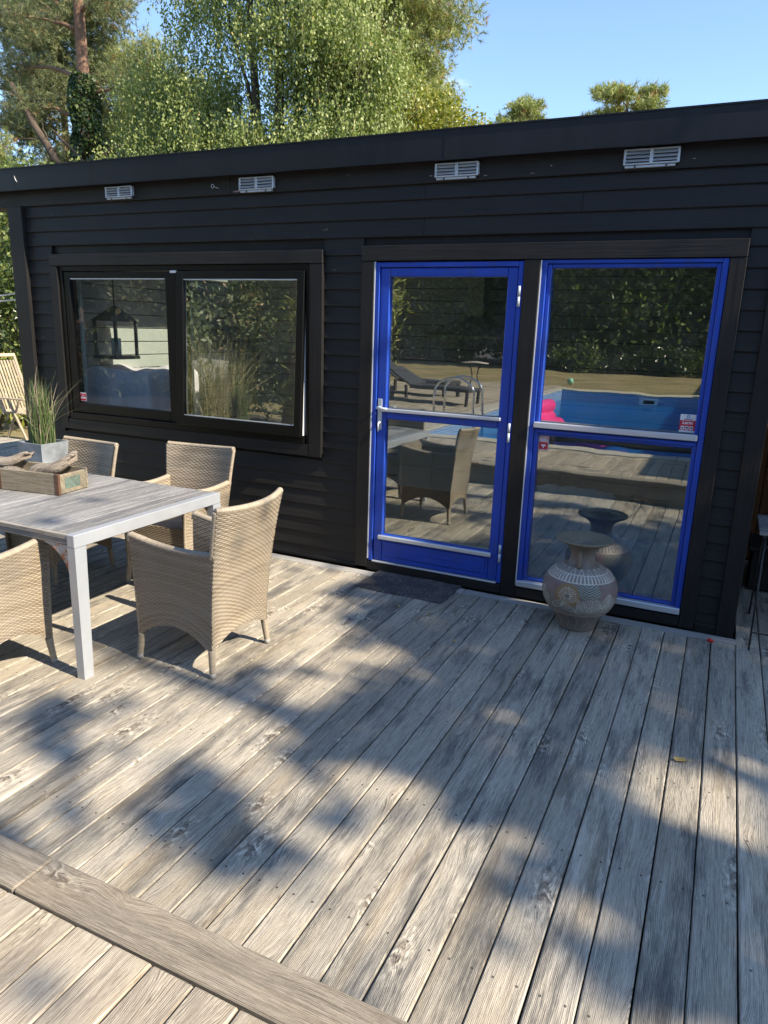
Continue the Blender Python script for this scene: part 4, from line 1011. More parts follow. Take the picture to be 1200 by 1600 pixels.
def drift(loc, rot, L, r, label, sd_):
    rg = np.random.default_rng(sd_); ns_, na_ = 40, 28; t = np.linspace(0, 1, ns_); th = np.linspace(0, 2 * pi, na_, endpoint=False)
    T, A_ = np.meshgrid(t, th, indexing='ij'); base = 1 + .26 * np.cos(2 * A_ + sd_) + .13 * np.cos(3 * A_ + 1.3 * sd_)
    gro = 1 + .10 * rg.normal(size=na_)[None, :] * (.6 + .4 * np.sin(T * 6 + sd_)); env = (.45 + .55 * np.sin(pi * np.clip(T * .7 + .22, 0, 1)) ** .7)
    cap = np.where((T < .015) | (T > .985), .02, 1.0); tw = A_ + .9 * T
    rr = r * base * gro * env * cap; X = L * (T - .5) + .02 * np.cos(A_ * 3 + sd_) * (np.abs(T - .5) > .42)
    V = np.stack([X, rr * np.cos(tw) + .012 * np.sin(T * 5 + sd_), rr * np.sin(tw) * .72 + .01 * np.sin(T * 8)], -1).reshape(-1, 3)
    I, J = np.meshgrid(np.arange(ns_ - 1), np.arange(na_), indexing='ij'); a = (I * na_ + J).ravel(); b_ = (I * na_ + (J + 1) % na_).ravel()
    o = link('driftwood', npmesh('driftwood', V, np.stack([a, b_, b_ + na_, a + na_], 1), M['driftwood'], True), None, loc, rot); tag(o, label, 'driftwood', 'driftwood in the wooden crate'); return o
drift((-3.60, -1.585, TZ + .125), (0, radians(-24), radians(28)), .30, .062, 'thick grey driftwood piece leaning out at the near end of the crate', 1)
drift((-3.93, -1.64, TZ + .135), (0, radians(-13), radians(20)), .30, .050, 'brown driftwood piece in the middle of the crate', 2)
drift((-4.20, -1.70, TZ + .115), (0, radians(8), radians(5)), .30, .040, 'pale driftwood piece at the far left end of the crate', 3)
drift((-3.74, -1.70, TZ + .075), (0, radians(4), radians(-5)), .26, .045, 'flat driftwood piece lying low between the two raised ones', 4)

# ------------------------------------------------------------------ vase
def make_vase(loc):
    prof = [(.0, .004), (.098, .0), (.108, .006), (.113, .03), (.135, .075), (.168, .118), (.180, .128), (.190, .140), (.213, .185), (.223, .235), (.222, .270), (.208, .318), (.178, .360), (.135, .388), (.100, .402), (.080, .418), (.071, .440), (.070, .470), (.078, .495), (.098, .518), (.130, .537), (.158, .550), (.168, .558), (.167, .566), (.158, .568), (.130, .560), (.09, .549), (.062, .530), (.055, .500), (.05, .45), (.0, .44)]
    pr = np.array(prof); cum = np.concatenate([[0], np.cumsum(np.linalg.norm(np.diff(pr, axis=0), axis=1))])
    ns = 360; na = 420; s = np.linspace(0, cum[-1], ns); R = np.interp(s, cum, pr[:, 0]); Z = np.interp(s, cum, pr[:, 1])
    for _ in range(6):
        R[1:-1] = (R[:-2] + 2 * R[1:-1] + R[2:]) / 4; Z[1:-1] = (Z[:-2] + 2 * Z[1:-1] + Z[2:]) / 4
    th = np.linspace(-pi, pi, na, endpoint=False)
    Sg, T = np.meshgrid(np.arange(ns), th, indexing='ij'); r = R[Sg]; z = Z[Sg]; outer = s[Sg] < cum[22]
    x = T * .2          # arc metres on the belly
    rg = np.random.default_rng(5)
    col = np.zeros(T.shape + (3,)); col[:] = (.27, .235, .205)
    def lay(mask, c): 
        m_ = np.clip(mask, 0, 1)[..., None]; col[:] = col * (1 - m_) + np.array(c) * m_
    blot = np.sin(T * 5 + z * 40) * .5 + np.sin(T * 11 - z * 70) * .3 + .2 * np.sin(T * 23 + z * 31)
    belly = (z > .135) & (z < .372) & outer
    lay((belly & (z > .235)) * .75 * (blot * .4 + .7), (.22, .125, .13))
    lay((belly & (z > .14) & (z <= .235)) * .4, (.30, .27, .24))
    lay(((z > .40) & outer) * .6 * np.clip(.5 + blot, 0, 1), (.17, .13, .09))
    lay(((z > .53)) * .8, (.20, .185, .115))
    lay(((z < .135) & outer) * .8 * np.clip(.7 + .4 * blot, 0, 1), (.20, .155, .135))
    lines = np.zeros(T.shape)
    for cx in (-.10, -.10 + 2 * pi * .2 / 3, -.10 + 4 * pi * .2 / 3):
        dx = (x - cx + pi * .2) % (2 * pi * .2) - pi * .2; dz = z - .262; d = np.hypot(dx, dz); an = np.arctan2(dz, dx)
        lay(((d < .070) & belly) * .9, (.33, .20, .075)); lay(((d < .018) & belly) * .9, (.28, .24, .2))
        pet = (np.abs(((an * 22 / (2 * pi)) % 1) - .5) < .16) & (d > .02) & (d < .052); lines = np.maximum(lines, pet & belly)
        lines = np.maximum(lines, (np.abs(d - .018) < .0022) & belly)
        # big green leaf to the upper right
        lx = dx - .115; lz = dz - .035; lr = np.hypot(lx, lz * 1.35)
        lf = (lr < .066) & (d > .066); lay((lf & belly) * .9, (.105, .15, .125)); lines = np.maximum(lines, lf & belly & (np.abs(((lz * 1.0 - .5 * np.abs(lx)) / .014) % 1 - .5) < .10))
        # leaf sprays beneath
        for (ox, oz, ro) in ((-.055, -.065, .5), (.005, -.075, -.35), (.075, -.070, 1.1), (.15, -.065, .5), (.215, -.03, 1.0)):
            ex = (dx - ox) * cos(ro) + (dz - oz) * sin(ro); ez = -(dx - ox) * sin(ro) + (dz - oz) * cos(ro)
            lm = (np.abs(ex) / .042) ** 2 + (np.abs(ez) / .019) ** 2 < 1
            lay((lm & belly & (d > .045)) * .55, (.14, .155, .13))
            edge = np.abs((np.abs(ex) / .042) ** 2 + (np.abs(ez) / .019) ** 2 - 1) < .11
            vein = lm & (np.abs(((ex - 1.1 * np.abs(ez)) / .0095) % 1 - .5) < .14)
            lines = np.maximum(lines, (edge | vein) & belly & (d > .045))
        hat = (dx > .05) & (dx < .30) & (dz > -.10) & (dz < .0 + .02 * np.sin(dx * 60)) & (np.abs((dx / .0085) % 1 - .5) < .17)
        lines = np.maximum(lines, hat & belly * 1 & ~((np.hypot(dx - .115, (dz - .035) * 1.35) < .066)))
    hat2 = (np.abs((T * 52 / (2 * pi)) % 1 - .5) < .2) & (z > .340) & (z < .374) & outer
    sc = np.abs(np.sqrt((((T * 18 / (2 * pi)) % 1 - .5) * .07) ** 2 + (z - .382) ** 2) - .016) < .0022
    lay(((z > .338) & (z < .402) & outer) * .7, (.32, .29, .26))
    lines = np.maximum(lines, hat2); lines = np.maximum(lines, sc & (z > .372) & (z < .402) & outer)
    for zz in (.136, .1275, .338, .376): lines = np.maximum(lines, (np.abs(z - zz) < .0017) & outer)
    low = (np.abs((T * 16 / (2 * pi) + .15 * np.sin(z * 60)) % 1 - .5) < .03) & (z < .12) & outer & (z > .03); lines = np.maximum(lines, low * .5)
    lay(lines * .95, (.74, .70, .62))
    wear = (np.sin(T * 37 + z * 190) * np.sin(T * 17 - z * 260) > .86); lay(wear * .3, (.42, .39, .35))
    r2 = r - lines * .0022 * outer
    V = np.stack([r2 * np.cos(T), r2 * np.sin(T), z], -1).reshape(-1, 3)
    I, J = np.meshgrid(np.arange(ns - 1), np.arange(na), indexing='ij'); a = (I * na + J).ravel(); b_ = (I * na + (J + 1) % na).ravel()
    F = np.stack([a, b_, b_ + na, a + na], 1); col = np.clip(col, 0, 1) * .84; C4 = np.concatenate([col, np.ones(T.shape + (1,))], -1).reshape(-1, 4)
    me = npmesh('vase', V, F, M['vase'], True, col=C4)
    root = empty('floor_vase', loc, radians(-70)); tag(root, 'large carved terracotta vase with flared rim before the blue window', 'vase')
    link('body', me, root)
    for sgn in (0, pi):
        hm = MB(); hm.smooth = True; hm.tube([(.068, 0, .505), (.094, 0, .500), (.104, 0, .465), (.098, 0, .425), (.105, 0, .402)], [.011, .012, .012, .011, .010], 9)
        o = hm.build('handle', simple('terracotta_handle', (.20, .16, .12), .8, 0, 40, .3, .3) if sgn == 0 else root.children[1].data.materials[0], root); o.rotation_euler = (0, 0, sgn - .35)
make_vase((-.640, -.335, .0005))

# ------------------------------------------------------------------ doormat, red cap, leaves
mt = obj_thing('doormat', 'dark brown ribbed doormat before the blue door', 'doormat', (-1.815, -.225, .003), radians(-.6))
mm = N('mat_fibre'); tc_ = mm.n('ShaderNodeTexCoord'); q_ = mm.noise(tc_.outputs['Object'], 95, 3, .75); q2 = mm.noise(tc_.outputs['Object'], 6, 3)
mm.base(mm.mix(mm.maprange(q_, .35, .7), (.02, .018, .02, 1), mm.mix(mm.maprange(q2, .4, .7), (.12, .11, .112, 1), (.24, .215, .20, 1)))); mm.rough(1); mm.bump(q_, 1, .006)
nx, ny = 96, 56; ux = np.linspace(-.325, .325, nx); uy = np.linspace(-.195, .195, ny); X_, Y_ = np.meshgrid(ux, uy, indexing='ij')
Zm = .007 + .0022 * np.sin(Y_ * 2 * pi / .028) + RNG.normal(0, .0018, X_.shape); Zm[0] = Zm[-1] = 0; Zm[:, 0] = Zm[:, -1] = 0
X2 = X_ + .004 * np.sin(Y_ * 40); Y2 = Y_ + .004 * np.sin(X_ * 17)
I, J = np.meshgrid(np.arange(nx - 1), np.arange(ny - 1), indexing='ij'); a = (I * ny + J).ravel()
link('mat_pile', npmesh('mat_pile', np.stack([X2, Y2, Zm], -1).reshape(-1, 3), np.stack([a, a + ny, a + ny + 1, a + 1], 1), mm.m, True), mt)
rc = MB(); rc.smooth = True; rc.lathe([(.001, .016), (.010, .016), (.013, .012), (.014, 0), (.001, 0)], 14); rc.box(.010, .024, -.006, .006, 0, .008)
o = rc.build('bottle_cap', M['red'], None, (.115, -.175, .001)); tag(o, 'small red plastic cap lying on the deck near the wall corner', 'cap')
def leaf(loc, rz, sz, colr, label, cat='leaf'):
    mb = MB(); mb.smooth = True; n_ = 8; vs = [(0, 0, .0)]
    out = [(cos(t) * sz * (1 - .25 * cos(t)), sin(t) * sz * .62, .004 + .006 * abs(sin(t * 1.5 + rz))) for t in [2 * pi * i / n_ for i in range(n_)]]
    mb.add([(0, 0, .003)] + out, [(0, i + 1, (i + 1) % n_ + 1) for i in range(n_)]); mb.tube([(sz * .7, 0, .004), (sz * 1.5, sz * .2, .006)], .0012, 4)
    o = mb.build('fallen_leaf', colr, None, loc, (0, 0, rz)); tag(o, label, cat, 'fallen leaves on the deck'); return o
M['yleaf'] = simple('yellow_dead_leaf', (.55, .36, .12), .6, 0, 40, .2, .2); M['bleaf'] = simple('brown_dead_leaf', (.20, .12, .06), .7, 0, 40, .3, .2)
leaf((.042, -1.592, .002), .3, .028, M['yleaf'], 'pale yellow fallen leaf on the deck boards at the right')
leaf((-1.22, -.93, .002), 2.0, .014, M['yleaf'], 'tiny yellow leaf on the deck below the vase and doormat')
leaf((-1.50, -.62, .002), 1.0, .014, M['yleaf'], 'tiny yellow leaf on the deck just below the doormat')
leaf((-1.72, -.60, .002), 2.4, .013, M['yleaf'], 'tiny yellow leaf on the deck left of centre below the doormat')
leaf((-2.95, -1.25, .002), .8, .022, M['bleaf'], 'brown leaf on the deck under the table')

# ------------------------------------------------------------------ left garden corner: teak chair, cable rail
tk = obj_thing('folding_chair', 'slatted teak folding chair at the far left beyond the table', 'chair', (-9.82, 3.22, -.12), radians(93))
for i in range(9): 
    o = MB().box(-.016, .016, -.006, .006, 0, .78, .002).build('back_slat', M['teak'], tk, (-.22 + i * .055, .22, .46), (radians(-19), 0, 0))
for sx in (-.265, .265):
    MB().box(-.022, .022, -.012, .012, 0, .92, .003).build('back_post', M['teak'], tk, (sx, .20, .40), (radians(-19), 0, 0))
    MB().box(-.03, .03, -.28, .26, 0, .022, .003).build('armrest', M['teak'], tk, (sx * 1.12, 0, .64))
    MB().box(-.018, .018, -.012, .012, 0, .82, .003).build('leg', M['teak'], tk, (sx, -.24, 0), (radians(-28), 0, 0)); MB().box(-.018, .018, -.012, .012, 0, .78, .003).build('leg', M['teak'], tk, (sx * .9, .22, 0), (radians(28), 0, 0))
MB().box(-.28, .28, -.012, .012, 0, .05, .003).build('top_rail', M['teak'], tk, (0, .49, 1.25), (radians(-19), 0, 0)); MB().box(-.26, .26, -.012, .012, 0, .04, .003).build('lower_rail', M['teak'], tk, (0, .21, .43), (radians(-19), 0, 0))
for i in range(8): MB().box(-.26, .26, -.022, .022, 0, .018, .002).build('seat_slat', M['teak'], tk, (0, -.26 + i * .06, .42))
cb = obj_thing('clothes_line', 'two pale steel cables strung beside the left corner of the house', 'cable', (-8.2, 1.9, 1.88))
for dz in (0, .055):
    mb = MB(); mb.smooth = True; mb.tube([(-4.4, 1.6, .05 + dz), (-1.5, .4, .0 + dz), (2.46, -1.85, .02 + dz)], .008, 6); mb.build('cable', M['rope'], cb)

# ------------------------------------------------------------------ vegetation
def quat_leaves(C, D, size, rg, aspect=.55, w_jit=.35, droop=None):
    """rhombic leaves: centres C, long axis D"""
    n = len(C); D = D / (np.linalg.norm(D, axis=1, keepdims=True) + 1e-9); R = rg.normal(size=(n, 3)); B = np.cross(D, R); B /= np.linalg.norm(B, axis=1, keepdims=True) + 1e-9
    s = size * rg.uniform(1 - w_jit, 1 + w_jit, n)[:, None]
    V = np.stack([C - D * s * .5, C + B * s * aspect * .5 - D * s * .05, C + D * s * .5, C - B * s * aspect * .5 - D * s * .05], 1).reshape(-1, 3)
    return V, np.arange(n * 4).reshape(-1, 4)
def leaf_crown(name, parent, C, D, size, mat, rg, aspect=.55, var=None):
    V, F = quat_leaves(C, D, size, rg, aspect); A = np.repeat(rg.random(len(C)) if var is None else var, 4)
    return tag(link(name, npmesh(name, V, F, mat, attr=A), parent), kind='stuff')
def ell_pts(n, c, r, rg, shell=.5):
    d = rg.normal(size=(n, 3)); d /= np.linalg.norm(d, axis=1, keepdims=True); q = (shell + (1 - shell) * rg.random(n)) ** 1.0 if shell else rg.random(n) ** (1 / 3)
    return np.array(c) + d * q[:, None] * np.array(r)
def tufts(centers, n_per, L, wid, rg, spread=.6, up=.35):
    """pine needle tufts: thin triangles radiating from shoot points"""
    m_ = len(centers); C = np.repeat(centers, n_per, 0); ax = rg.normal(size=(m_, 3)); ax[:, 2] += up; ax /= np.linalg.norm(ax, axis=1, keepdims=True); A = np.repeat(ax, n_per, 0)
    D = A + rg.normal(0, spread, (len(C), 3)); D /= np.linalg.norm(D, axis=1, keepdims=True); C = C + A * rg.uniform(0, L * .8, (len(C), 1))
    B = np.cross(D, rg.normal(size=D.shape)); B /= np.linalg.norm(B, axis=1, keepdims=True) + 1e-9; l = L * rg.uniform(.6, 1.1, (len(C), 1))
    V = np.stack([C - B * wid / 2, C + B * wid / 2, C + D * l], 1).reshape(-1, 3); return V, np.arange(len(C) * 3).reshape(-1, 3), np.repeat(np.repeat(np.clip(rg.normal(.5, .28, m_), 0, 1), n_per), 3)
def limb(mb, a, b, r0, r1, rg, sag=.1, n=7, jit=.06):
    a = Vector(a); b = Vector(b); L = (b - a).length; pts = []; rr = []
    for i in range(n + 1):
        t = i / n; p = a.lerp(b, t); j = jit * L * sin(pi * t) * .3
        p += Vector((rg.normal() * j, rg.normal() * j, rg.normal() * j + sag * L * sin(pi * t))); pts.append(p); rr.append(r0 + (r1 - r0) * t)
    mb.tube(pts, rr, 7); return pts

def pine(name, loc, h, trunk_r, clusters, label, mat, rg, n_tuft=90, n_per=14, L=.13, wid=.006, bark=None, group=None, lean=(0, 0)):
    """clusters: list of (centre offset, radius vec)"""
    root = obj_thing(name, label, 'tree', loc, 0, group); mb = MB(); mb.smooth = True
    tp = [Vector((lean[0] * t * t * h, lean[1] * t * t * h, h * t)) for t in np.linspace(0, 1, 10)]
    mb.tube(tp, [trunk_r * (1 - .72 * t) for t in np.linspace(0, 1, 10)], 12)
    Vs, Fs, As = [], [], []; n0 = 0
    for c, r in clusters:
        c = Vector(c); zt = max(.15 * h, min(.97 * h, c.z - .25 * (Vector((c.x, c.y, 0)).length))); t = zt / h
        pts = limb(mb, (lean[0] * t * t * h, lean[1] * t * t * h, zt), c, trunk_r * .32 * (1 - .6 * t) + .012, .008, rg, .03)
        cnt = int(n_tuft * 1.45 * (r[0] * r[1] * r[2]) ** .45)
        C = ell_pts(max(8, cnt), c, r, rg, .25); V, F, A = tufts(C, n_per, L, wid, rg); Vs.append(V); Fs.append(F + n0); As.append(A); n0 += len(V)
        for q in C[:5]: limb(mb, pts[5], q, .010, .004, rg, .02, 3)
    mb.build('trunk', bark or M['barkpine'], root)
    if Vs: tag(link('crown', npmesh('crown', np.concatenate(Vs), np.concatenate(Fs), mat, attr=np.concatenate(As)), root), kind='stuff')
    return root

# birch-like broad tree behind the roof
def drooping_tree(loc, lobes, h, label, strands, rg, mat, size=.062, trunk_r=.17):
    root = obj_thing('birch_tree', label, 'tree', loc); mb = MB(); mb.smooth = True
    stems = [(-.45, .1), (.15, -.15), (.7, .25)]
    for sx, sy in stems: mb.tube([(sx * .4, sy * .4, 0), (sx * .9, sy, h * .35), (sx * 1.6, sy * 1.4, h * .7), (sx * 2.0, sy * 1.6, h * .97)], [trunk_r, trunk_r * .75, trunk_r * .45, .03], 10)
    Cs, Ds = [], []
    tot = sum(l[2] for l in lobes)
    for c, r, wgt in lobes:
        ns_ = int(strands * wgt / tot); limb(mb, (c[0] * .25, c[1] * .25, c[2] * .6), c, .06, .02, rg, .02)
        hubs = ell_pts(max(6, int(16 * (r[0] * r[1] * r[2]) ** .6)), c, r, rg, .5); hr = .30 * (r[0] * r[1] * r[2]) ** .12
        sts = hubs[rg.integers(0, len(hubs), ns_)] + np.clip(rg.normal(size=(ns_, 3)), -2, 2) * (hr, hr, hr * .8)
        for st in sts:
            n_ = rg.integers(9, 17); L = rg.uniform(.25, .85); t = np.linspace(0, 1, n_); d = np.array([rg.normal(0, .16), rg.normal(0, .16), -1]) * L
            P_ = st + t[:, None] * d + rg.normal(0, .045, (n_, 3)); Cs.append(P_); Ds.append(np.array([0, 0, -1.]) + rg.normal(0, .55, (n_, 3)))
            if rg.random() < .10: mb.tube([tuple(st), tuple(st + d)], .004, 4, False)
    for c, r, wgt in lobes:
        for q in ell_pts(7, c, r, rg, .6): limb(mb, c, q, .022, .006, rg, .03, 4)
    mb.build('trunk', M['barkdark'], root); C = np.concatenate(Cs); D = np.concatenate(Ds)
    var = np.clip(rg.normal(.48, .16, len(C)) + (rg.random(len(C)) > .985) * .5, 0, 1); leaf_crown('crown', root, C, D, size, mat, rg, .62, var); return root
rg1 = np.random.default_rng(21)
drooping_tree((-9.4, 9.6, -.2), [((-3.5, -.2, 4.9), (1.1, 1.0, 1.6), 1.0), ((-3.4, .3, 6.6), (.9, .9, 1.0), .5), ((-2.3, .1, 6.6), (1.2, 1.1, 1.3), .9), ((-.9, -.5, 5.0), (1.4, 1.0, 1.4), 1.2), ((.9, -.6, 5.0), (1.3, 1.0, 1.5), 1.3), ((2.1, -.3, 4.8), (.95, .9, 1.6), 1.1),
     ((1.9, 0, 7.0), (1.0, 1.0, 1.3), 1.1), ((.8, .2, 7.6), (1.2, 1.1, 1.2), 1.0), ((-1.6, .4, 8.8), (1.4, 1.2, 1.1), .6), ((.9, .5, 9.2), (1.5, 1.4, 1.3), 1.1), ((0, .2, 3.6), (3.6, .9, 1.0), 1.5), ((-.4, .6, 10.4), (1.8, 1.6, 1.3), .9), ((-4.2, .1, 3.4), (1.2, .8, .9), .5)],
     11.6, 'large drooping green leaved tree rising behind the roof at centre left', 19000, rg1, M['birch'], .066)

# ivy-clad pine with red trunk at the left
rg2 = np.random.default_rng(5)
T1 = (-16.35, 11.0, -.2)
cl = [((-1.6, -.5, 9.6), (1.3, 1.0, .7)), ((-2.9, .3, 8.8), (1.2, 1.0, .6)), ((1.3, -.2, 9.9), (1.2, 1.0, .7)), ((0, .3, 11.2), (2.0, 1.6, .9)), ((-2.5, .4, 10.8), (1.5, 1.1, .7)), ((-1.2, -.6, 7.4), (.9, .7, .45)), ((1.2, .2, 7.9), (.9, .7, .5)), ((1.9, .4, 6.6), (.9, .8, .45)), ((-1.6, .6, 6.3), (1.0, .8, .5)), ((-2.2, -.2, 5.4), (1.0, .8, .5)), ((1.6, .7, 5.4), (1.0, .9, .5)), ((.4, .5, 12.4), (1.6, 1.4, .8))]
p1 = pine('pine_tree', T1, 12.6, .30, cl, 'tall pine with reddish trunk and ivy clad base at the upper left', M['pine'], rg2, 330, 16, .15, .009)
n_ = 8200; zz = rg2.uniform(2.6, 8.1, n_); an = rg2.uniform(0, 2 * pi, n_); rr = .33 + .22 * rg2.random(n_) * (1 - (zz - 2.6) / 6.5) + .05 * np.sin(zz * 5 + an * 2)
C = np.stack([np.cos(an) * rr, np.sin(an) * rr, zz], 1); D = np.stack([np.cos(an) * .6, np.sin(an) * .6, -np.ones(n_)], 1) + rg2.normal(0, .4, (n_, 3)); leaf_crown('ivy', p1, C, D, .11, M['ivy'], rg2, .8)
# leaning dead trunk
lt = obj_thing('leaning_trunk', 'bare brown leaning trunk with dead branches at the upper left', 'tree', (-15.2, 10.2, -.2)); mb = MB(); mb.smooth = True
limb(mb, (.6, 0, 3.8), (-2.9, 0, 7.9), .15, .07, rg2, -.05, 9, .03); limb(mb, (.6, 0, 3.8), (1.6, 0, 0), .15, .20, rg2, .0, 4)
limb(mb, (1.3, .3, 4.7), (-1.6, .1, 6.7), .055, .03, rg2, -.04, 8, .04)
for k in range(16):
    t = rg2.random(); a = Vector((.6, 0, 3.8)).lerp(Vector((-2.9, 0, 7.9)), .2 + .8 * t); limb(mb, a, a + Vector((rg2.normal() * 1.1, rg2.normal() * .5, rg2.uniform(-.5, .7))), .018, .004, rg2, .04, 5, .12)
mb.build('trunk', M['barkdark'], lt)
# light green pines filling the left
def blob_pine(loc, h, spread, z0, ncl, label, mat, seed, size=(1.0, .9, .6), nt=320, L=.16, wid=.011, name='pine_tree', r=.2, group=None, lean=(0, 0)):
    rg = np.random.default_rng(seed); cl = []
    for i in range(ncl):
        z = z0 + (h - z0) * (i + .5) / ncl; k_ = spread * (1 - .65 * (z - z0) / (h - z0 + .01)); an = i * 2.4 + rg.uniform(-.4, .4); q = k_ * rg.uniform(.55, 1)
        cl.append(((cos(an) * q, sin(an) * q * .8, z), (size[0] * rg.uniform(.7, 1.2), size[1] * rg.uniform(.7, 1.1), size[2] * rg.uniform(.7, 1.2))))
    return pine(name, loc, h, r, cl, label, mat, rg, nt, 18, L, wid, None, group, lean)
blob_pine((-18.3, 9.6, -.2), 6.2, 1.9, 2.4, 11, 'bright yellow green young pine at the far left behind the roof', M['pinelight'], 3, (1.0, .9, .6), 520)
blob_pine((-21.0, 14.5, -.2), 13.5, 3.6, 3.0, 34, 'dull green pine standing behind the ivy clad pine', M['pine'], 4, (1.4, 1.2, .8), 420, .2, .015)
blob_pine((-16.9, 14.4, -.2), 9.6, 2.4, 2.5, 24, 'pale green pine between the ivy clad pine and the drooping tree', M['pinelight'], 6, (1.2, 1.0, .7), 420, .18, .013)
blob_pine((-9.1, 14.0, -.2), 10.6, 3.0, 3.0, 26, 'dense mid green pine right of the drooping tree', M['pinelight'], 8, (1.3, 1.1, .9), 620, .18, .013)
pb = obj_thing('pine_tree', 'old pine reaching one long branch into the sky above the roof', 'tree', (-10.2, 13.2, -.2)); rg = np.random.default_rng(9); mb = MB(); mb.smooth = True
mb.tube([(0, 0, 0), (0, 0, 6), (.2, 0, 13.5)], [.3, .22, .08], 10); pts = limb(mb, (.1, 0, 9.8), (3.55, 0, 9.35), .07, .012, rg, .09, 10, .03); VV = []
for p in pts[2:]:
    for _ in range(12): VV.append((p.x + rg.normal() * .17, p.y + rg.normal() * .2, p.z + rg.normal() * .13))
CC = np.concatenate([np.array(VV), ell_pts(500, (.3, 0, 11.4), (2.3, 1.8, 1.3), rg, .2), ell_pts(340, (1.2, 0, 10.2), (1.5, 1.1, .5), rg, .2)])
V, F, A = tufts(CC, 16, .16, .011, rg); mb.build('trunk', M['barkpine'], pb); tag(link('crown', npmesh('crown', V, F, M['pine'], attr=A), pb), kind='stuff')
def bushy(name, loc, lobes, n, size, mat, label, cat, seed, asp=.6, stem=True, group=None, trunk=.06):
    rg = np.random.default_rng(seed); root = obj_thing(name, label, cat, loc, 0, group); mb = MB(); mb.smooth = True; Cs = []; tot = sum(l[1][0] * l[1][2] for l in lobes)
    for c, r in lobes:
        if stem: limb(mb, (c[0] * .15, c[1] * .15, 0), c, trunk, .012, rg, .03)
        m_ = int(n * r[0] * r[2] / tot); k_ = max(3, m_ // 45); hub = ell_pts(k_, c, r, rg, .35)
        Cs.append((hub[rg.integers(0, k_, m_)] + rg.normal(0, .16 * (r[0] * r[2]) ** .5 + size * .6, (m_, 3)) * (1, 1, .8)))
    C = np.concatenate(Cs); D = rg.normal(size=C.shape); D[:, 2] -= .3
    if stem: mb.build('trunk', M['barkdark'], root)
    leaf_crown('crown', root, C, D, size, mat, rg, asp); return root
bushy('round_shrub_tree', (-6.75, 12.4, -.2), [((-.25, 0, 6.5), (.8, .8, .75)), ((.55, 0, 6.15), (.65, .6, .55)), ((-1.1, .2, 6.6), (.8, .7, .9)), ((-.1, 0, 5.4), (1.4, .9, .8)), ((-.9, 0, 7.3), (.5, .5, .5))], 14000, .085, M['yellowshrub'], 'yellow green leafy tree low behind the roof right of the pine', 'tree', 12)
blob_pine((-11.3, 35, -.2), 13.3, 1.6, 9.8, 12, 'small distant pine crown just left of centre on the roofline', M['pinelight'], 31, (1.0, .9, .36), 260, .3, .03, r=.2, group='distant pines over the roof')
blob_pine((-6.1, 35, -.2), 13.6, 2.9, 11.0, 10, 'larger distant pine crown on the roofline at right', M['pinelight'], 33, (1.0, .9, .34), 260, .3, .03, r=.22, group='distant pines over the roof')
# shrubs and trees behind the left corner of the house
bushy('broad_leaf_shrub', (-11.8, 4.6, -.2), [((0, 0, 1.6), (1.1, .9, 1.3)), ((-.9, .3, 2.6), (1.0, .8, 1.0)), ((.9, .1, 2.8), (1.0, .9, 1.0)), ((0, .3, 3.9), (1.2, .9, .7))], 15000, .085, M['shrub'], 'dense green shrub beyond the left corner of the house', 'shrub', 41)
bushy('yellow_leaf_plant', (-11.7, 4.0, -.2), [((0, 0, .9), (.6, .5, .45)), ((.45, 0, .55), (.5, .4, .35)), ((-.5, .1, 1.25), (.4, .4, .3))], 1800, .17, M['yellowshrub'], 'yellow green leafy plant beside the teak chair', 'plant', 42, .3)
# understorey hedge behind the building so that no bare horizon shows
rgH = np.random.default_rng(77)
for i, (x, y) in enumerate(((-26, 20), (-20.5, 21), (-15, 22), (-31, 12), (-27, 5), (-9.5, 21))):
    bushy('woodland_tree', (x, y, -.2), [((0, 0, 3.5), (2.6, 1.6, 2.6)), ((1.2, 0, 6.3), (2.0, 1.4, 1.7)), ((-1.3, 0, 6.8), (1.9, 1.3, 1.6))], 9000, .22, M['shrub'] if i % 2 else M['pinelight'],
          ['olive leafy tree far behind the leaning trunk', 'green leafy tree far behind the red trunked pine', 'olive leafy tree far behind the drooping tree', 'green leafy tree at the far left edge', 'olive leafy tree beyond the shrub at the left corner', 'green leafy tree far behind the dense pine'][i], 'tree', 60 + i, .6, True, 'woodland trees behind the house', .14)

# --- garden mirrored in the glass (behind the camera)
labs = ['tall dark hedge tree behind the lawn %s' % s for s in ('at its far left', 'left of the bistro table', 'behind the bistro table', 'right of the bistro table', 'behind the pool', 'at the middle of the pool', 'right of the pool', 'at the far right')]
for i in range(8):
    x = -27 + i * 4.4; y = -31 - 1.5 * sin(i * 2.1)
    bushy('hedge_tree', (x, y, .1), [((0, 0, 2.2), (2.6, 1.5, 2.0)), ((.8, 0, 5.0), (2.3, 1.4, 1.9)), ((-1.1, 0, 7.6), (2.2, 1.4, 1.8)), ((.6, 0, 10.0), (1.9, 1.3, 1.6)), ((-2.0, .6, 4.0), (1.6, 1.2, 2.0)), ((2.1, .7, 7.0), (1.5, 1.2, 2.0))], 22000, .27, M['shrub'], labs[i], 'tree', 80 + i, .55, True, 'tall trees bordering the lawn', .16)
for i in range(7):
    bushy('background_tree', (-26 + i * 5.2, -37.5, .1), [((0, 0, 2.6), (3.2, 1.5, 2.6)), ((.8, 0, 6.6), (3.0, 1.4, 2.6)), ((-.6, 0, 10.6), (2.6, 1.4, 2.2))], 14000, .42, M['ivy'] if i % 2 else M['shrub'],
          'dark woodland tree behind the hedge trees, ' + ('far left', 'left of the shed', 'left of the bamboo', 'behind the lawn left', 'behind the pool left', 'behind the pool right', 'far right')[i], 'tree', 140 + i, .6, True, 'woodland trees behind the lawn', .18)
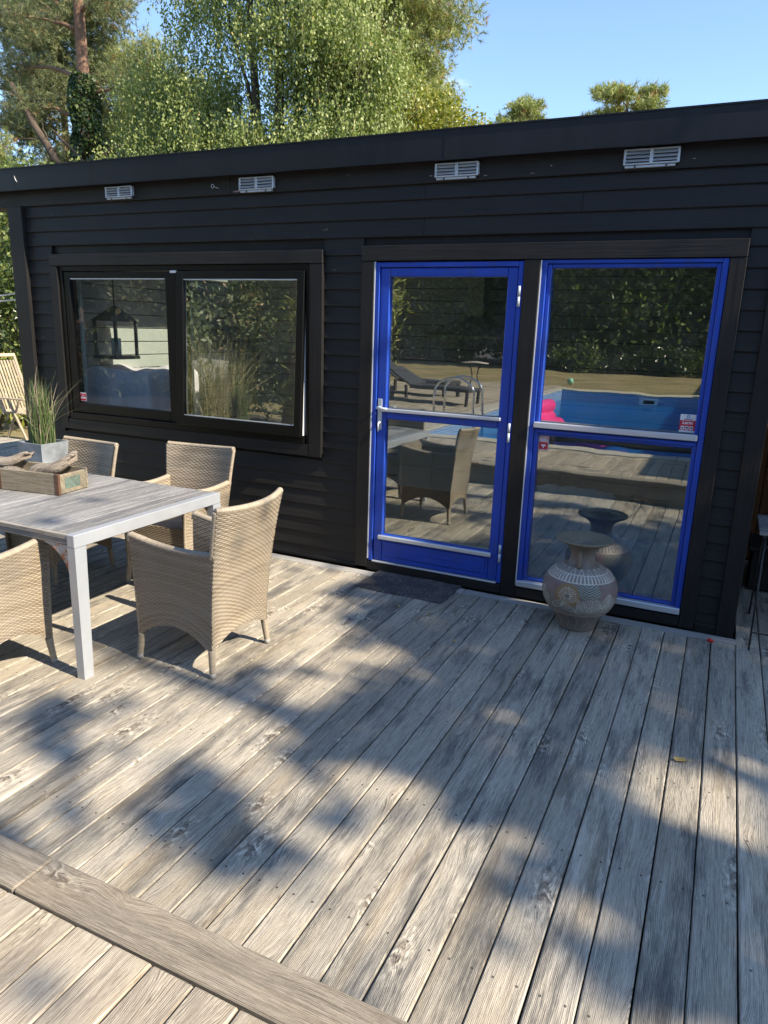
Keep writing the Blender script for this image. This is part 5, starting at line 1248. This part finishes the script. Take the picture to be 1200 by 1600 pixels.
for i, x in enumerate((-6.5, -3.2, -.2, 2.8)):
    bushy('low_shrub', (x, -27.6, .1), [((0, 0, .5), (1.7, .6, .5)), ((.9, .1, .7), (.8, .5, .6))], 3200, .20, M['ivy'] if i % 2 else M['shrub'], 'low leafy shrub at the lawn edge, ' + ('left of the pool', 'at the pool corner', 'at the pool middle', 'right of the pool')[i], 'shrub', 95 + i, .4, False, 'low shrubs edging the lawn')
for i, (x, y, q) in enumerate(((-11.6, -7.4, 1.0), (-14.6, -9.6, 1.2), (-17.8, -12.2, 1.4), (-12.4, -11.2, 1.2), (-20.5, -16.5, 1.6), (-13.4, -19.5, 1.3))):
    bushy('garden_shrub', (x, y, .1), [((0, 0, .8 * q), (1.5 * q, 1.0, .8 * q)), ((.7, 0, 2.0 * q), (1.1 * q, .8, .9 * q)), ((-.8, .1, 2.5 * q), (1.0 * q, .8, .8 * q)), ((0, .2, 3.4 * q), (1.1 * q, .8, .7 * q))], 12000, .15, [M['pine'], M['shrub'], M['shrub'], M['pine'], M['pine'], M['pinelight']][i],
          'leafy garden shrub left of the pool, ' + ('nearest the terrace', 'second from the terrace', 'third from the terrace', 'behind the small shed', 'farthest in the left corner', 'on the lawn beyond the bamboo')[i], 'shrub', 120 + i, .5, True, 'garden shrubs left of the pool', .06)
sheet('garden_floor', [(-60, -9.3, -15.5, -3.7)], M['earth'], .196, 'dark planted ground left of the pool deck')
bushy('bamboo_clump', (-8.6, -11.2, .2), [((0, 0, .9), (1.3, .9, .8)), ((.3, 0, 2.0), (1.1, .8, .7)), ((-.6, 0, 2.7), (.9, .7, .6))], 9000, .20, M['yellowshrub'], 'feathery yellow green bamboo at the left of the pool deck', 'plant', 101, .16)
blob_pine((-11.2, -13.2, .1), 9.0, 2.8, 2.6, 16, 'broad pine over the bamboo at the left of the pool', M['pine'], 103, (1.4, 1.2, .8), 420, .2, .016, r=.25)
blob_pine((-14.6, -8.6, .1), 9.5, 2.6, 2.2, 15, 'brownish pine mirrored in the open window sash', M['pine'], 104, (1.4, 1.2, .8), 420, .2, .016, r=.25)
blob_pine((-19.0, -13.0, .1), 10.5, 3.0, 2.0, 16, 'tall dark pine at the far left of the garden', M['pine'], 105, (1.5, 1.3, .9), 420, .22, .018, r=.28)
gr = obj_thing('ornamental_grass', 'tall straw coloured ornamental grass mirrored in the open window', 'plant', (-7.35, -4.75, .245))
V, F, A = blades(900, .26, .9, 1.9, .012, .32, 0, RNG, 6); tag(link('grass_blades', npmesh('grass_blades', V, F, M['straw'], attr=A), gr), kind='stuff')
# shed mirrored at left
sh = obj_thing('garden_shed', 'grey garden shed with white fascia mirrored in the open window', 'building', (-11.9, -9.7, .19))
MB().box(-.6, .6, -.7, .7, 0, 1.75).build('wall', M['interior'], sh); MB().box(-.8, .8, -.9, .9, 1.76, 1.83).build('roof', M['blackmetal'], sh); MB().box(-.82, .82, .901, .93, 1.72, 1.84).build('fascia', M['white'], sh)
# pool ladder
ld = obj_thing('pool_ladder', 'arched stainless steel pool ladder mirrored in the door', 'ladder', (PX0, -7.9, UP))
for dy in (-.26, .26):
    mb = MB(); mb.smooth = True
    pth = [(-.62, dy, 0), (-.62, dy, .42)] + [(-.62 + .36 * (1 - cos(t)), dy, .42 + .26 * sin(t)) for t in [pi * i / 10 for i in range(1, 10)]] + [(.10, dy, .42), (.13, dy, 0), (.15, dy, -1.1)]
    mb.tube(pth, .022, 10); mb.build('handrail', M['steel'], ld)
for z_ in (-.35, -.62, -.9): MB().box(.08, .17, -.25, .25, z_, z_ + .03, .004).build('tread', M['steel'], ld)
# loungers beside the pool
M['darkrattan'] = simple('dark_rattan', (.045, .045, .05), .6, 0, 90, .25, .2)
def lounger(loc, rz, lab):
    r_ = obj_thing('sun_lounger', lab, 'sun lounger', loc, rz, 'dark sun loungers by the pool')
    MB().box(-.95, .45, -.33, .33, .28, .36, .01).build('bed', M['darkrattan'], r_)
    MB().box(0, .72, -.33, .33, 0, .05, .01).build('backrest', M['darkrattan'], r_, (.46, 0, .33), (0, radians(-28), 0))
    for a in (-.9, .95):
        for b in (-.28, .28): MB().box(a - .03, a + .03, b - .03, b + .03, 0, .28, .004).build('leg', M['darkrattan'], r_)
lounger((-5.6, -9.9, UP), radians(190), 'dark rattan sun lounger nearest the pool ladder')
lounger((-6.6, -11.4, UP), radians(192), 'dark rattan sun lounger farther from the pool ladder')
# round bistro table on the lawn
rt = obj_thing('round_table', 'round wire legged bistro table beyond the loungers', 'table', (-6.1, -14.0, UP))
mb = MB(); mb.smooth = True; mb.lathe([(.001, .70), (.36, .70), (.365, .715), (.36, .725), (.001, .726)], 28); mb.build('table_top', M['stone'], rt)
for k in range(4):
    a = pi / 2 * k + .4; mb = MB(); mb.smooth = True; mb.tube([(cos(a) * q, sin(a) * q, z_) for q, z_ in ((.30, .70), (.12, .55), (.08, .35), (.16, .15), (.30, 0))], .009, 6); mb.build('leg', M['darksteel'], rt)
# pink inflatable, solar roller, ball
pk = obj_thing('pool_float', 'bright pink inflatable float with raised back drifting on the pool water', 'pool float', (-2.08, -7.7, -.03), .3); pk.scale = (1.2, 1.2, 1.2)
for i in range(5):
    mb = MB(); mb.smooth = True; mb.tube([(-.5, -.36 + i * .17, .08), (-.45, -.36 + i * .17, .09), (.45, -.36 + i * .17, .09), (.5, -.36 + i * .17, .08)], [.03, .085, .085, .03], 12); mb.build('tube', M['pink'], pk)
mb = MB(); mb.smooth = True; mb.tube([(-.62, -.38, .16), (-.62, .34, .16)], .13, 12); mb.build('headrest', M['pink'], pk)
for z_ in (.28, .43): 
    mb = MB(); mb.smooth = True; mb.tube([(-.66 - z_ * .15, -.40, z_), (-.66 - z_ * .15, -.32, z_ + .01), (-.66 - z_ * .15, .28, z_ + .01), (-.66 - z_ * .15, .36, z_)], [.03, .095, .095, .03], 12); mb.build('back_tube', M['pink'], pk)
ro = obj_thing('cover_roller', 'long black pool cover roller along the near pool edge', 'roller', (-.7, -5.45, UP))
mb = MB(); mb.smooth = True; mb.tube([(-1.35, 0, .10), (1.5, 0, .10)], .055, 14); mb.build('tube', M['darksteel'], ro)
for s_ in (-1.4, 1.55): MB().box(s_ - .02, s_ + .02, -.10, .10, .0, .16, .004).build('stand', M['darksteel'], ro)
mb = MB(); mb.smooth = True; mb.lathe([(.001, 0), (.06, .02), (.10, .06), (.12, .12), (.10, .18), (.06, .22), (.001, .24)], 18)
o = mb.build('ball', M['greenball'], None, (-4.5, -18.9, .19)); tag(o, 'pale green ball lying on the dry lawn', 'ball')
# neighbouring wing to the right of the pool: throws the straight shadow over deck, pool and lawn
wg = obj_thing('pool_house', 'long cream pool house right of the pool', 'building', (5.1, -17.87, .19))
MB().box(-2.0, 2.0, -13.6, 13.62, 0, 3.0).build('wall', M['cream'], wg); MB().box(-2.2, 2.2, -13.75, 13.78, 3.002, 3.14).build('roof', M['blackmetal'], wg)
for i in range(6):
    f_ = MB().box(-2.03, -2.001, -11.5 + i * 4.1, -10.2 + i * 4.1, .9, 2.2).build('window_frame', M['white'], wg); MB().box(-2.036, -2.031, -11.4 + i * 4.1, -10.3 + i * 4.1, 1.0, 2.1).build('pane', M['blackframe'], f_)

# ------------------------------------------------------------------ the shade tree: dapples the terrace
MASK = [  # 50-pixel cells of the sunlit pattern on the boards; each row a strip of the terrace, far to near
 "########++##....#.......", "##########+.....#.......", "########+#+.............",
 "#######++##++...........", "+++#+##.+##.............", "+.+#+####+.....++.......", "#.+##+#+#..+........#...",
 "#####..+#+##++.....+####", "++.#+...#+.+##......+###", ".+##++...+######......++",
 "#######++#####+.........", "###############++##.....", "###############.##.......",
 "#################+......", "####################....", "########################"]
Rm = np.array([_r[:], _u[:], _f[:]])
def deck_lit(X, Y):
    """share of sun wanted at deck positions (world metres)"""
    d = np.stack([X, Y + 4.58, 0 * X - 1.74], -1) @ Rm.T
    px = 600 + 1118.2 * d[..., 0] / np.maximum(d[..., 2], .05); py = 800 - 1118.2 * d[..., 1] / np.maximum(d[..., 2], .05)
    c = px / 50 - .5; r_ = (py - 850) / 50 - .5
    out = np.full(X.shape, .55)
    G_ = np.array([[{'#': 1., '+': .5, '.': 0.}[ch] for ch in row[:24]] for row in MASK])
    ok = (c > -3) & (c < 23.9) & (r_ > -3) & (r_ < 15.4) & (d[..., 2] > .3)
    c_ = np.clip(c, 0, 22.99); rr_ = np.clip(r_, 0, 14.99); ci = c_.astype(int); ri = rr_.astype(int); fc = c_ - ci; fr = rr_ - ri
    v = (G_[ri, ci] * (1 - fc) * (1 - fr) + G_[ri, np.minimum(ci + 1, 23)] * fc * (1 - fr) + G_[ri + 1, ci] * (1 - fc) * fr + G_[ri + 1, np.minimum(ci + 1, 23)] * fc * fr)
    out = np.where(ok, v, out); out = np.where((X > .35) & (Y > -3.3), 0.0, out); out = np.where(Y < EDGE - .05, np.where(Y < -4.0, .9, .8), out)
    return out
rgs = np.random.default_rng(99)
shade_root = obj_thing('shade_tree', 'tall tree standing right of the terrace, throwing dappled shade on the deck', 'tree', (11.0, -3.4, -.2))
mb = MB(); mb.smooth = True; mb.tube([(0, 0, 0), (.1, .2, 4), (-.2, .1, 8), (-.2, 0, 12)], [.34, .27, .18, .05], 12)
Xs = rgs.uniform(-6.4, 2.6, 50000); Ys = rgs.uniform(-3.9, .9, 50000)
lit = deck_lit(Xs, Ys); tt_ = np.clip((lit - .12) / .5, 0, 1); lit = tt_ * tt_ * (3 - 2 * tt_)
jit = np.sin(Xs * 5.1 + Ys * 3.3) * .10 + np.sin(Xs * 11.3 - Ys * 8.1) * .12 + np.sin(Xs * 17 + Ys * 21 + 1) * .14 + np.sin(-Xs * 8.3 + Ys * 14) * .12
keep = rgs.random(50000) < np.clip(1.02 - 1.25 * (lit + jit) , .0, 1) ** 1.3
Xs, Ys = Xs[keep], Ys[keep]
dist = rgs.uniform(11.5, 14.5, len(Xs)); sdv = np.array(S_DIR[:])
Pc = np.stack([Xs, Ys, 0 * Xs], 1) + sdv * dist[:, None] - np.array([11.0, -3.4, -.2])
nleaf = 1
C = Pc + rgs.normal(0, .03, Pc.shape); D = rgs.normal(size=C.shape)
leaf_crown('crown', shade_root, C, D, .13, M['shrub'], rgs, .7)
for q in Pc[rgs.integers(0, len(Pc), 26)]: limb(mb, (-.1, .1, max(4, min(11, q[2] - 1.2))), q, .05, .012, rgs, .02, 5)
mb.build('trunk', M['barkdark'], shade_root)
